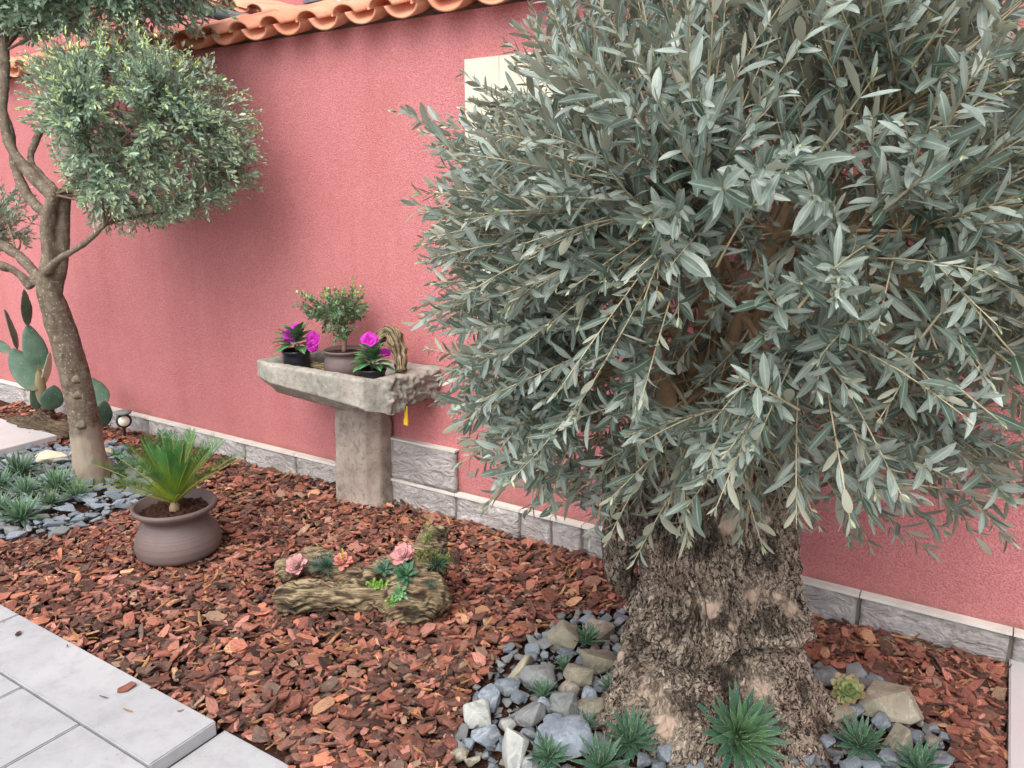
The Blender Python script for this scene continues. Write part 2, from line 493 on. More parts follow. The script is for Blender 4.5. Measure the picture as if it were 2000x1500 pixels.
def m_old_bark():
    m = Mat('old_olive_bark', .88, .2)
    t = m.sep(m.attr())            # R scar, G dark patch, B tone
    w = m.vadd(m.tc(), m.noise(11, 4, .6, out=1), .09)
    w = m.vadd(w, m.noise(45, 2, .6, out=1), .018)
    vs = m.mp((1, 1, .42), vec=w)
    w2 = m.vadd(w, m.noise(90, 3, .7, out=1), .012); vs = m.mp((1, 1, .22), vec=w2)
    e1 = m.voro(66, vec=vs, feature='DISTANCE_TO_EDGE')
    e2 = m.ramp(m.noise(95, 4, .7, vec=m.mp((1, 1, .22), vec=w2)), [(.40, 0.), (.56, .3)])
    f = m.noise(38, 6, .7, vec=vs)
    crack = m.mix(.45, m.ramp(e1, [(.0, 0.), (.20, 1.)]), m.math('MULTIPLY', e2, 3.3))
    h = m.mix(.4, crack, f)
    c = m.mix(m.ramp(f, [(.3, 0.), (.7, 1.)]), srgb(146, 128, 110), srgb(218, 202, 180))
    c = m.mix(m.math('MULTIPLY', m.ramp(m.noise(4, 4), [(.4, 0.), (.65, 1.)]), .5), c, srgb(176, 146, 130))
    cm = m.ramp(crack, [(.22, 1.), (.78, 0.)])
    sc_ = m.math('SUBTRACT', 1.0, t[0])
    c = m.mix(m.math('MULTIPLY', cm, sc_), c, srgb(38, 29, 25))
    dk = m.ramp(m.math('ADD', t[1], m.math('MULTIPLY', m.math('SUBTRACT', m.noise(20, 5, .7, vec=w), .5), 1.6)), [(.35, 0.), (.7, 1.)])
    c = m.mix(m.math('MULTIPLY', dk, .66), c, srgb(42, 34, 29))
    sc2 = m.ramp(m.math('ADD', t[0], m.math('MULTIPLY', m.math('SUBTRACT', m.noise(34, 5, .7), .5), 1.3)), [(.45, 0.), (.7, 1.)])
    c = m.mix(sc2, c, m.mix(m.noise(25, 4), srgb(156, 134, 118), srgb(186, 164, 146)))
    m.color(c)
    hh = m.mix(sc2, h, .62)
    b = m.bump(hh, 1., .016); m.bump(m.noise(260, 3), .3, .001, b)
    return m.m
def m_young_bark():
    m = Mat('young_olive_bark', .85, .2)
    t = m.sep(m.attr())            # R pale base
    f = m.noise(30, 6, .7, vec=m.mp((1, 1, .5)))
    c = m.mix(m.ramp(f, [(.3, 0.), (.7, 1.)]), srgb(78, 68, 58), srgb(132, 118, 102))
    sp = m.ramp(m.noise(75, 4, .6), [(.58, 0.), (.66, 1.)])
    c = m.mix(m.math('MULTIPLY', sp, .6), c, srgb(176, 172, 158))
    ring = m.ramp(m.noise(6, 4, .6, vec=m.mp((1, 1, 9))), [(.5, 0.), (.62, 1.)])
    c = m.mix(m.math('MULTIPLY', ring, .3), c, srgb(66, 52, 44))
    c = m.mix(t[0], c, m.mix(f, srgb(132, 117, 100), srgb(168, 155, 138)))
    m.color(c); m.bump(f, .7, .008)
    return m.m
def m_driftwood():
    m = Mat('weathered_wood', .88, .2)
    t = m.sep(m.attr())
    uv = m.mp((1, 1, 1), 'UV')
    w = m.vadd(uv, m.noise(1.2, 3, out=1, vec=uv), .25)
    g = m.noise(1, 7, .72, vec=m.mp((22, 1.8, 1), vec=w), dist=.5)
    c = m.mix(m.ramp(g, [(.41, 0.), (.57, 1.)]), srgb(56, 43, 34), srgb(168, 150, 118))
    c = m.mix(m.math('MULTIPLY', m.ramp(m.noise(14, 4), [(.5, 0.), (.7, 1.)]), .45), c, srgb(122, 118, 82))
    c = m.mix(m.math('MULTIPLY', m.ramp(m.noise(9, 4), [(.5, 0.), (.68, 1.)]), .5), c, srgb(120, 92, 76))
    c = m.mix(t[1], c, srgb(44, 34, 30))
    m.color(c); m.bump(g, 1., .010)
    return m.m
def m_old_stone(nm='old_limestone', k1=(134, 130, 121), k2=(174, 169, 158)):
    m = Mat(nm, .9, .2)
    c = m.mix(m.ramp(m.noise(7, 6, .65), [(.35, 0.), (.65, 1.)]), srgb(*k1), srgb(*k2))
    c = m.mix(m.math('MULTIPLY', m.ramp(m.noise(22, 6, .75), [(.5, 0.), (.66, 1.)]), .6), c, srgb(90, 84, 76))
    c = m.mix(m.math('MULTIPLY', m.ramp(m.noise(3, 4), [(.5, 0.), (.7, 1.)]), .4), c, srgb(158, 136, 126))
    c = m.mix(m.ramp(m.noise(90, 3), [(.63, 0.), (.7, .6)]), c, srgb(74, 68, 60))
    m.color(c); b = m.bump(m.noise(24, 6, .7), .6, .008); m.bump(m.noise(180, 3), .5, .002, b)
    return m.m
M = {}
M['stucco'] = m_stucco(); M['plinth'] = m_plinth(); M['tile'] = m_tile()
M['chips'] = m_bark_chips(); M['soil'] = m_soil(); M['paving'] = m_paving()
M['cap'] = m_simple('pale_render', srgb(196, 190, 180), srgb(220, 214, 204))
M['grout'] = m_simple('grout', srgb(96, 92, 84), srgb(124, 118, 106))
M['cream'] = m_simple('cream_stone', srgb(196, 190, 170), srgb(214, 208, 190), 6)
M['shade'] = m_simple('louvre_paint', srgb(88, 90, 92), srgb(112, 112, 116), 6, .5)
M['blackmetal'] = m_simple('black_metal', (.012, .012, .012), (.022, .022, .022), 30, .5, .4)
M['marble'] = m_simple('pale_marble', srgb(176, 172, 170), srgb(190, 187, 186), 3, .45, .4, .1)
M['slate'] = m_rock('slate_rock', srgb(100, 108, 116), srgb(138, 146, 153), srgb(76, 83, 93))
M['grey'] = m_rock('grey_rock', srgb(112, 115, 115), srgb(140, 142, 139), srgb(86, 90, 94))
M['tan'] = m_rock('tan_rock', srgb(128, 121, 104), srgb(152, 145, 126), srgb(92, 88, 80))
M['pale'] = m_rock('pale_rock', srgb(146, 148, 143), srgb(168, 168, 161), srgb(112, 114, 112))
M['brown'] = m_rock('brown_rock', srgb(120, 108, 98), srgb(146, 136, 122), srgb(70, 62, 60))
M['cream_rock'] = m_rock('cream_rock', srgb(172, 162, 138), srgb(188, 179, 158), srgb(146, 135, 114))
M['oliveleaf'] = m_leaf('olive_leaf', (.046, .080, .052), (.335, .390, .335), (.345, .350, .265), (.42, .46, .22), .36, .6, .14, .3)
M['oliveleaf2'] = m_leaf('young_tree_leaf', (.125, .21, .135), (.35, .48, .34), (.38, .46, .34), (.64, .76, .26), .42, .45, .15, .35)
M['darkleaf'] = m_leaf('glossy_leaf', (.045, .11, .045), (.14, .25, .12), (.18, .27, .14), (.28, .46, .08), .35, .5, .12, .7)
M['impatiens'] = m_leaf('bedding_leaf', (.045, .15, .055), (.10, .26, .095), (.10, .20, .10), None, .3, .5, .1, .9)
M['petal'] = m_leaf('petal', (.46, .016, .34), (.66, .05, .50), (.48, .035, .38), None, .6, .2, .12, .1)
M['twig'] = m_simple('twig_bark', srgb(150, 138, 112), srgb(190, 178, 146), 30, .8)
M['twig2'] = m_simple('brown_twig', srgb(92, 76, 62), srgb(126, 108, 88), 30, .8)
M['limb'] = m_simple('limb_bark', srgb(126, 102, 78), srgb(164, 140, 112), 20, .85, .2, .6, .004, 40)
M['oldbark'] = m_old_bark(); M['youngbark'] = m_young_bark(); M['drift'] = m_driftwood(); M['oldstone'] = m_old_stone(); M['footstone'] = m_old_stone('foot_limestone', (142, 128, 118), (176, 162, 150))
M['succ'] = m_vcol('succulent', .45, .4, .15, .15, .06)
M['pad'] = None
M['clay'] = m_simple('brown_clay', srgb(92, 77, 74), srgb(110, 94, 90), 5, .6, .35, .15, .002, 60)
M['plastic'] = m_simple('black_plastic', (.010, .010, .014), (.016, .016, .022), 10, .35, .5, .05)
M['yellow'] = m_simple('yellow_strap', srgb(214, 170, 30), srgb(228, 186, 50), 20, .6)
M['white'] = m_simple('lamp_glass', srgb(222, 216, 196), srgb(236, 232, 214), 20, .25, .5)
M['housepink'] = m_simple('pink_render', srgb(176, 104, 104), srgb(186, 116, 114), 3, .9)
M['whitepaint'] = m_simple('white_paint', srgb(225, 225, 225), srgb(235, 235, 235), 3, .6)
def m_pad():
    m = Mat('cactus_skin', .55, .35)
    c = m.mix(m.ramp(m.noise(9, 5), [(.3, 0.), (.7, 1.)]), srgb(58, 84, 68), srgb(92, 118, 98))
    c = m.mix(m.sep(m.attr())[0], c, srgb(206, 210, 182))
    c = m.mix(m.sep(m.attr())[1], c, srgb(150, 128, 92))
    d = m.voro(34, rnd=.25)
    c = m.mix(m.ramp(d, [(.07, .8), (.14, 0.)]), c, srgb(170, 158, 120))
    m.color(c); m.bump(m.ramp(d, [(.05, 1.), (.2, 0.)]), .4, .004)
    return m.m
M['pad'] = m_pad()

# ================================================================== SETTING
Wy = 2.96
def sheet(name, x0, x1, y0, y1, z, mat):
    me = mkmesh(name, [[x0, y0, z], [x1, y0, z], [x1, y1, z], [x0, y1, z]], [np.array([[0, 1, 2, 3]])], mat, False)
    return tag(obj(name, me), kind='structure')
sheet('ground', -900, 900, -900, 900, -.16, m_simple('far_ground', srgb(120, 116, 108), srgb(140, 134, 124), 3))

# soil bed with slight undulation
def bed_h(x, y):
    p = np.stack([np.asarray(x) * 1.7, np.asarray(y) * 1.7, np.zeros_like(np.asarray(x, float))], -1)
    return fbm(p, 3, 5) * .012
nx, ny = 150, 50
gx = np.linspace(-9.5, .192, nx); gy = np.linspace(1.285, 3.0, ny)
X, Y = np.meshgrid(gx, gy, indexing='ij')
V = np.stack([X, Y, bed_h(X, Y) - .022], -1).reshape(-1, 3)
i = np.arange(nx - 1)[:, None] * ny; j = np.arange(ny - 1)[None]
me = mkmesh('soil_bed', V, [np.stack([i + j, i + ny + j, i + ny + j + 1, i + j + 1], -1).reshape(-1, 4)], M['soil'])
tag(obj('soil_bed', me), kind='structure')

# paving: a raised border course, a lower course to its right, and square pavers in front
def slab(name, x0, x1, y0, y1, z, th=.05, mat='paving', seed=0, bev=.004):
    bm = bmesh.new(); bmesh.ops.create_cube(bm, size=1)
    for v in bm.verts:
        v.co.x = x0 if v.co.x < 0 else x1; v.co.y = y0 if v.co.y < 0 else y1; v.co.z = z - th if v.co.z < 0 else z
    bmesh.ops.bevel(bm, geom=bm.edges[:], offset=bev, segments=2, affect='EDGES')
    me = bpy.data.meshes.new(name); bm.to_mesh(me); bm.free(); me.materials.append(M[mat])
    o = bpy.data.objects.new(name, me); COL.objects.link(o)
    return tag(o, kind='structure')
ZP = .03
cnr = G(422, 1408, ZP); YE = float(cnr[1]); XE = float(cnr[0])
yin = float(G(160, 1412, ZP)[1])
xj = float(G(60, 1190, ZP)[0])
g = .003
slab('path', xj + g, XE, yin + g, YE, ZP)
x = xj
for w in (1.35, 1.35, 1.35, 1.35):
    slab('path', x - w + g, x - g, yin + g, YE, ZP); x -= w
j1 = float(G(155, 1412, ZP)[0]); 
j0 = float(G(48, 1337, ZP)[0])
pit = .80
xs = [XE, j1 + 0.0]
# pavers in the yard (two rows offset along the border)
xa = j1
edges = [xa + (XE - xa), xa]
slab('path', j1 + g, XE, yin - .6 + g, yin - g, ZP - .004)
dj = abs(j0 - j1)
x = j1
for k in range(5):
    w = dj if dj > .2 else .6
    slab('path', x - w + g, x - g, yin - .6 + g, yin - g, ZP - .004); x -= w
for r in range(1, 4):
    x = XE - .25 * (r % 2)
    slab('path', x + g, XE, yin - .6 * (r + 1) + g, yin - .6 * r - g, ZP - .004) if x < XE - .05 else None
    for k in range(6):
        slab('path', x - .6 + g, x - g, yin - .6 * (r + 1) + g, yin - .6 * r - g, ZP - .004); x -= .6
ye2 = float(G(490, 1452, ZP - .045)[1])
slab('path', XE + g, XE + .62, ye2 - .35, ye2, ZP - .045)
slab('path', XE + .62 + 2 * g, XE + 1.7, ye2 - .35, ye2, ZP - .045)
for r in range(3):
    for k in range(4):
        slab('path', XE + g + .6 * k, XE - g + .6 * (k + 1), ye2 - .35 - .6 * (r + 1) + g, ye2 - .35 - .6 * r - g, ZP - .049)
sheet('path_bed', -9, 2, -3, YE - .012, -.03, M['grout'])
# white slab border at right of the bed
for k in range(3):
    slab('kerb', .195, 1.2, 2.955 - .9 * (k + 1) + g, 2.955 - .9 * k - g, .035, .12, 'marble')

# bark mulch: individual flat chips
ROCK_A = [G(*q)[:2] for q in [(870, 1580), (905, 1400), (930, 1340), (975, 1275), (1065, 1225), (1120, 1195), (1225, 1195), (1240, 1300), (1580, 1290), (1640, 1310), (1700, 1325), (1775, 1390), (1850, 1440), (1890, 1560), (1900, 1700), (880, 1700)]]
ROCK_B = [G(*q)[:2] for q in [(-320, 900), (0, 893), (60, 880), (140, 872), (235, 868), (262, 890), (300, 930), (305, 975), (215, 1010), (120, 1048), (0, 1055), (-320, 1055)]]
def chips(n, seed, size=1.0, zlift=0.0):
    R = np.random.RandomState(seed)
    # denser towards the camera, where single chips read
    u = R.rand(n)
    x = .18 - (u ** 1.25) * 6.6; y = R.uniform(1.262, 2.93, n)
    y = np.where(x > XE, R.uniform(ye2 + .01, 2.93, n), y)
    k = ~inpoly(x, y, ROCK_A) & ~inpoly(x, y, ROCK_B)
    x, y = x[k], y[k]; n = len(x)
    L = np.exp(R.normal(math.log(.043), .45, n)).clip(.012, .085) * size
    asp = R.uniform(.25, .72, n); sl = R.rand(n) < .14; asp[sl] = R.uniform(.07, .15, sl.sum()); L[sl] *= 1.25
    W = L * asp; T = R.uniform(.003, .010, n) * size; T[sl] *= .5
    m = 8
    a = (np.arange(m) / m * 2 * math.pi)[None] + R.uniform(-.28, .28, (n, m))
    rr = R.uniform(.72, 1.12, (n, m))
    # squarish outlines
    ca, sa = np.cos(a), np.sin(a); sq = 1 / np.maximum(np.abs(ca), np.abs(sa)) ** .55
    px = ca * rr * sq * L[:, None] * .5; py = sa * rr * sq * W[:, None] * .5
    curl = R.normal(0, 5., n)[:, None]
    z = curl * (px ** 2) + R.normal(0, .0008, (n, m))
    top = np.stack([px, py, z + T[:, None] / 2], -1)
    bot = np.stack([px * R.uniform(.82, 1.05, (n, 1)), py * .9, z - T[:, None] / 2], -1)
    cen = np.stack([R.uniform(-.15, .15, n) * L, R.uniform(-.15, .15, n) * W, T * R.uniform(.5, 1.1, n)], -1)[:, None]
    Vc = np.concatenate([top, bot, cen], 1)
    yaw = R.uniform(0, 6.283, n); tilt = np.abs(R.normal(0, .33, n)).clip(0, 1.15); td = R.uniform(0, 6.283, n)
    def rotm(ax, an):
        c, s = np.cos(an), np.sin(an); K = np.zeros((n, 3, 3)); K[:, 0, 1] = -ax[:, 2]; K[:, 0, 2] = ax[:, 1]; K[:, 1, 0] = ax[:, 2]; K[:, 1, 2] = -ax[:, 0]; K[:, 2, 0] = -ax[:, 1]; K[:, 2, 1] = ax[:, 0]
        return np.eye(3)[None] + s[:, None, None] * K + (1 - c)[:, None, None] * (K @ K)
    A = rotm(np.stack([np.zeros(n), np.zeros(n), np.ones(n)], -1), yaw)
    B = rotm(np.stack([np.cos(td), np.sin(td), np.zeros(n)], -1), tilt)
    Vc = np.einsum('nij,nvj->nvi', B @ A, Vc)
    z0 = bed_h(x, y) + R.uniform(-.012, .012, n) + np.sin(tilt) * L * .25 + zlift
    Vc += np.stack([x, y, z0], -1)[:, None]
    # palette sampled from the photograph
    pal = np.array([srgb(*c) for c in [(150, 78, 60), (166, 92, 74), (128, 66, 54), (104, 60, 52), (84, 52, 46), (64, 44, 40), (178, 96, 66), (190, 128, 92), (150, 112, 92), (176, 104, 92), (132, 84, 70), (98, 74, 66)]])
    pw = np.array([.13, .10, .14, .14, .13, .08, .06, .03, .04, .07, .06, .04]); pw /= pw.sum()
    c = pal[R.choice(len(pal), n, p=pw)] * R.uniform(1.0, 1.95, (n, 1)); gr = c.mean(1, keepdims=True); c = (c * .80 + gr * .20) * np.array([.95, 1.04, .94])
    c[sl] = np.where(R.rand(sl.sum(), 1) < .6, np.array(srgb(186, 138, 92)), c[sl])
    col = np.repeat(c[:, None], 2 * m + 1, 1)
    col[:, m:2 * m] *= .75
    uv = np.concatenate([np.stack([px, py], -1), np.stack([px, py + .01], -1), cen[:, :, :2]], 1) * 22 + R.uniform(0, 50, (n, 1, 2))
    b = (np.arange(n) * (2 * m + 1))[:, None, None]; jj = np.arange(m); j2 = (jj + 1) % m
    tri = np.stack([np.full(m, 2 * m), jj, j2], -1); q = np.stack([jj, m + jj, m + j2, j2], -1)
    return Vc.reshape(-1, 3), [(b + tri).reshape(-1, 3), (b + q).reshape(-1, 4)], uv.reshape(-1, 2), col.reshape(-1, 3)
a = Acc()
v_, p_, u_, c_ = chips(30000, 3); a.add(v_, p_, c_, u_)
v_, p_, u_, c_ = chips(9000, 4, .55, .004); a.add(v_, p_, c_, u_)
v_, p_, u_, c_ = chips(2600, 9, .7); nv9 = 17; ctr9 = v_.reshape(-1, nv9, 3).mean(1); R9 = np.random.RandomState(2)
sel = np.where(R9.rand(len(ctr9)) < .018)[0][:11]
for q9 in sel:
    vv = v_.reshape(-1, nv9, 3)[q9].copy(); cc9 = vv.mean(0); vv = (vv - cc9) * np.array([1, 1, .5]); xx = R9.uniform(-3.2, -1.2); dy = abs(R9.normal(0, .10)) + .015
    yy = (YE if xx < XE else ye2) - dy; vv += np.array([xx, yy, (ZP if xx < XE else ZP - .045) + .006])
    tri9 = p_[0].reshape(-1, 8, 3)[0] ; q49 = p_[1].reshape(-1, 8, 4)[0]
    a.add(vv, [tri9, q49], c_.reshape(-1, nv9, 3)[q9], u_.reshape(-1, nv9, 2)[q9])
o = obj('bark_mulch', a.mesh('bark_mulch', [M['chips']], False))
tag(o, 'reddish brown bark chips covering the planting bed between wall and paving', 'bark mulch', kind='stuff')

# ================================================================== GARDEN WALL
WX0, WX1 = -9.6, 3.2
wall = thing('garden_wall', 'red stucco garden wall with clay tile coping and split stone plinth', 'wall', (-3, 3.1, 0))
ZT = 2.37
# window opening
wx0, wx1, wz0, wz1 = -2.095, -1.50, 1.04, 2.17
fr = .18
a = Acc()
ox0, ox1, oz0, oz1 = wx0 + fr, wx1 - fr, wz0 + fr, wz1 - fr
for (x0, x1, z0, z1) in ((WX0, ox0, -.1, ZT), (ox1, WX1, -.1, ZT), (ox0, ox1, -.1, oz0), (ox0, ox1, oz1, ZT)):
    vv, pp = box(((x0 + x1) / 2, Wy + .13, (z0 + z1) / 2), (x1 - x0, .26, z1 - z0)); a.add(vv, pp)
part('render', *a.get()[:2], M['stucco'], wall, smooth=False)
# plinth stones (joint positions measured along the wall)
jx = [-9.5, -8.8, -8.1, -7.45, -6.9, -6.35, -5.75, -5.2, -4.75, -4.3, -3.772, -3.326, -2.70, -2.177, -1.795, -1.626, -1.464, -1.02, -.72, -.295, .193, .62, 1.2, 1.8, 2.4, 3.1]
for k in range(len(jx) - 1):
    vv, pp = rough_slab((jx[k] + .007, Wy - .035, -.06), (jx[k + 1] - .007, Wy - .002, .128),   .018 if jx[k] > -5 else .05, .0085, 13, k, .006, (.3, 1, .25))
    part('plinth_stone', vv, pp, M['plinth'], wall)
    vv, pp = box(((jx[k] + jx[k + 1]) / 2, Wy - .022, .135), (jx[k + 1] - jx[k] - .004, .042, .013))
    part('plinth_cap', vv, pp, M['cap'], wall, smooth=False)
vv, pp = rough_slab((-2.66, Wy - .038, .146), (-2.177, Wy - .002, .355), .02, .006, 11, 77, .006, (.3, 1, .25))
part('plinth_stone', vv, pp, M['plinth'], wall, label='taller raised block of the plinth beside the basin foot')
vv, pp = box((-2.418, Wy - .019, .361), (.49, .036, .010)); part('plinth_cap', vv, pp, M['cap'], wall, smooth=False)
vv, pp = box(((WX0 + WX1) / 2, Wy - .012, .03), (WX1 - WX0, .020, .18)); part('grout', vv, pp, M['grout'], wall, smooth=False)
# window behind the olive crown
win = thing('window', None, None, ((wx0 + wx1) / 2, Wy, wz0))
win.parent = wall; win.location = Vector(((wx0 + wx1) / 2, Wy, wz0)) - wall.location
a = Acc()
for (x0, x1, z0, z1) in ((wx0, ox0, wz0, wz1), (ox1, wx1, wz0, wz1), (ox0, ox1, oz1, wz1), (ox0, ox1, wz0, oz0)):
    vv, pp = box(((x0 + x1) / 2, Wy + .04, (z0 + z1) / 2), (x1 - x0 - .002, .12, z1 - z0 - .002)); a.add(vv, pp)
part('stone_surround', *a.get()[:2], M['cream'], win, smooth=False)
a = Acc()
nz = 24
for k in range(nz):
    z = oz0 + (k + .5) * (oz1 - oz0) / nz
    vv, pp = box((0, 0, 0), (ox1 - ox0, .03, .006)); t = rad(35)
    vv = np.stack([vv[:, 0], vv[:, 1] * math.cos(t) + vv[:, 2] * math.sin(t), -vv[:, 1] * math.sin(t) + vv[:, 2] * math.cos(t)], -1)
    a.add(vv + np.array([(ox0 + ox1) / 2, Wy + .11, z]), pp)
vv, pp = box(((ox0 + ox1) / 2, Wy + .16, (oz0 + oz1) / 2), (ox1 - ox0, .02, oz1 - oz0)); a.add(vv, pp)
part('louvre_shutter', *a.get()[:2], M['shade'], win, smooth=False)
b0 = WY(988, 190, Wy - .03); a = Acc()
vv, pp, _ = tube([b0 + [0, .03, .02], b0 + [0, 0, .01], b0 + [.004, -.01, -.02], b0 + [.01, -.012, -.06], b0 + [.013, -.008, -.09]], [.006, .007, .009, .010, .004], 8); a.add(vv, pp)
part('shutter_catch', *a.get()[:2], M['blackmetal'], win)

# tile coping: pans (hollow up) and covers (hollow down), each a real curved shell
def shell(r0, r1, L, up_, th=.013, ns=14, seed=0):
    a_ = np.linspace(rad(4), rad(176), ns) if up_ else np.linspace(rad(184), rad(356), ns)
    ts = np.linspace(0, 1, 5); V = []
    for off in (0, -th):
        for t in ts:
            r = r0 + (r1 - r0) * t + off
            V.append(np.stack([r * np.cos(a_), np.full(ns, t * L), r * np.sin(a_) * .66], -1))
    V = np.vstack(V); m = len(ts); n1 = m * ns; q = []
    for k in range(m - 1):
        for j in range(ns - 1):
            q.append([k * ns + j, k * ns + j + 1, (k + 1) * ns + j + 1, (k + 1) * ns + j])
            q.append([n1 + k * ns + j, n1 + (k + 1) * ns + j, n1 + (k + 1) * ns + j + 1, n1 + k * ns + j + 1])
        for j in (0, ns - 1): q.append([k * ns + j, (k + 1) * ns + j, n1 + (k + 1) * ns + j, n1 + k * ns + j])
    for k in (0, m - 1):
        for j in range(ns - 1): q.append([k * ns + j, n1 + k * ns + j, n1 + k * ns + j + 1, k * ns + j + 1])
    return V, [np.array(q)]
def place_tile(V, x, y, z, slope, yaw=0):
    c, s = math.cos(slope), math.sin(slope)
    V = np.stack([V[:, 0], V[:, 1] * c - V[:, 2] * s, V[:, 1] * s + V[:, 2] * c], -1)
    cz, sz = math.cos(yaw), math.sin(yaw)
    return np.stack([V[:, 0] * cz - V[:, 1] * sz + x, V[:, 0] * sz + V[:, 1] * cz + y, V[:, 2] + z], -1)
PIT = .2375

R_ = random.Random(5)
k0 = -28
for k in range(k0, 26):
    x = -2.36 + k * PIT
    if x < WX0 + .1 or x > WX1 - .1: continue
    sl = rad(19 + R_.uniform(-1, 1))
    vv, pp = shell(.098, .084, .46, False); vv = place_tile(vv, x + R_.uniform(-.004, .004), Wy - .115 + R_.uniform(-.008, .008), 2.410, sl, R_.uniform(-.02, .02))
    part('pan_tile', vv, pp, M['tile'], wall, col=np.full((len(vv), 3), R_.random()))
    vv, pp = shell(.078, .092, .46, True); vv = place_tile(vv, x + PIT / 2 + R_.uniform(-.005, .005), Wy - .108 + R_.uniform(-.01, .01), 2.400, sl, R_.uniform(-.02, .02))
    part('cover_tile', vv, pp, M['tile'], wall, col=np.full((len(vv), 3), R_.random()))
a = Acc()
vv, pp = box(((WX0 + WX1) / 2, Wy + .16, ZT + .008), (WX1 - WX0, .19, .012)); a.add(vv, pp)
vv, pp = box(((WX0 + WX1) / 2, Wy + .235, ZT + .07), (WX1 - WX0, .05, .12)); a.add(vv, pp)
part('mortar_bed', *a.get()[:2], M['cap'], wall, smooth=False)

# ================================================================== NEIGHBOUR HOUSES (beyond the wall)
h1 = thing('neighbour_house', 'neighbouring house with sunlit clay tile roof and dark gutter just above the wall coping', 'house', (-9, 8, 0))
eg = G(470, 24, 2.85); ex = float(eg[0]); ez = 2.85; ey0 = float(eg[1]) - .8
a = Acc(); rows = 26
for j in range(rows):
    y = ey0 + j * .23
    for t in range(8):
        vv, pp = shell(.075, .085, .50, True, .012, 8)
        vv = place_tile(vv, 0, 0, .03, rad(17)); # axis along +Y, rotate so that it climbs towards -X
        vv = np.stack([-vv[:, 1], vv[:, 0], vv[:, 2]], -1)
        a.add(vv + np.array([ex - t * .44, y, ez + t * .44 * math.tan(rad(17))]), pp, np.full((1, 3), .9))
        if True:
            vv, pp = shell(.085, .075, .50, False, .012, 8); vv = place_tile(vv, 0, 0, .05, rad(17)); vv = np.stack([-vv[:, 1], vv[:, 0], vv[:, 2]], -1)
            a.add(vv + np.array([ex - t * .44, y + .115, ez + t * .44 * math.tan(rad(17))]), pp, np.full((1, 3), .8))
obj('roof', a.mesh('roof', [M['tile']]), h1)
vv, pp = box((ex - 2.4, ey0 + 3.1, 1.32), (4.4, 5.9, 2.64)); part('wall', vv, pp, M['housepink'], h1, smooth=False)
vv, pp, _ = tube([(ex + .06, ey0 - .1, ez - .06), (ex + .06, ey0 + 6, ez - .06)], .04, 12); part('gutter', vv, pp, M['shade'], h1)
h2 = thing('pink_house', 'pink house with grey louvred shutters seen past the tiled roof', 'house', (-9, 15, 0))
vv, pp = box((-24, 16, 5), (40, 4, 10)); part('wall', vv, pp, M['housepink'], h2, smooth=False)
cxh = float(WY(625, 3, 13.95)[0])
a = Acc()
for k in range(24):
    vv, pp = box((cxh, 13.93, 4.2 + k * .09), (1.0, .05, .05)); a.add(vv, pp)
part('shutter', *a.get()[:2], M['shade'], h2, smooth=False)
vv, pp = box((cxh + .55, 13.96, 5.2), (.2, .09, 2.6)); part('window_frame', vv, pp, M['whitepaint'], h2, smooth=False)

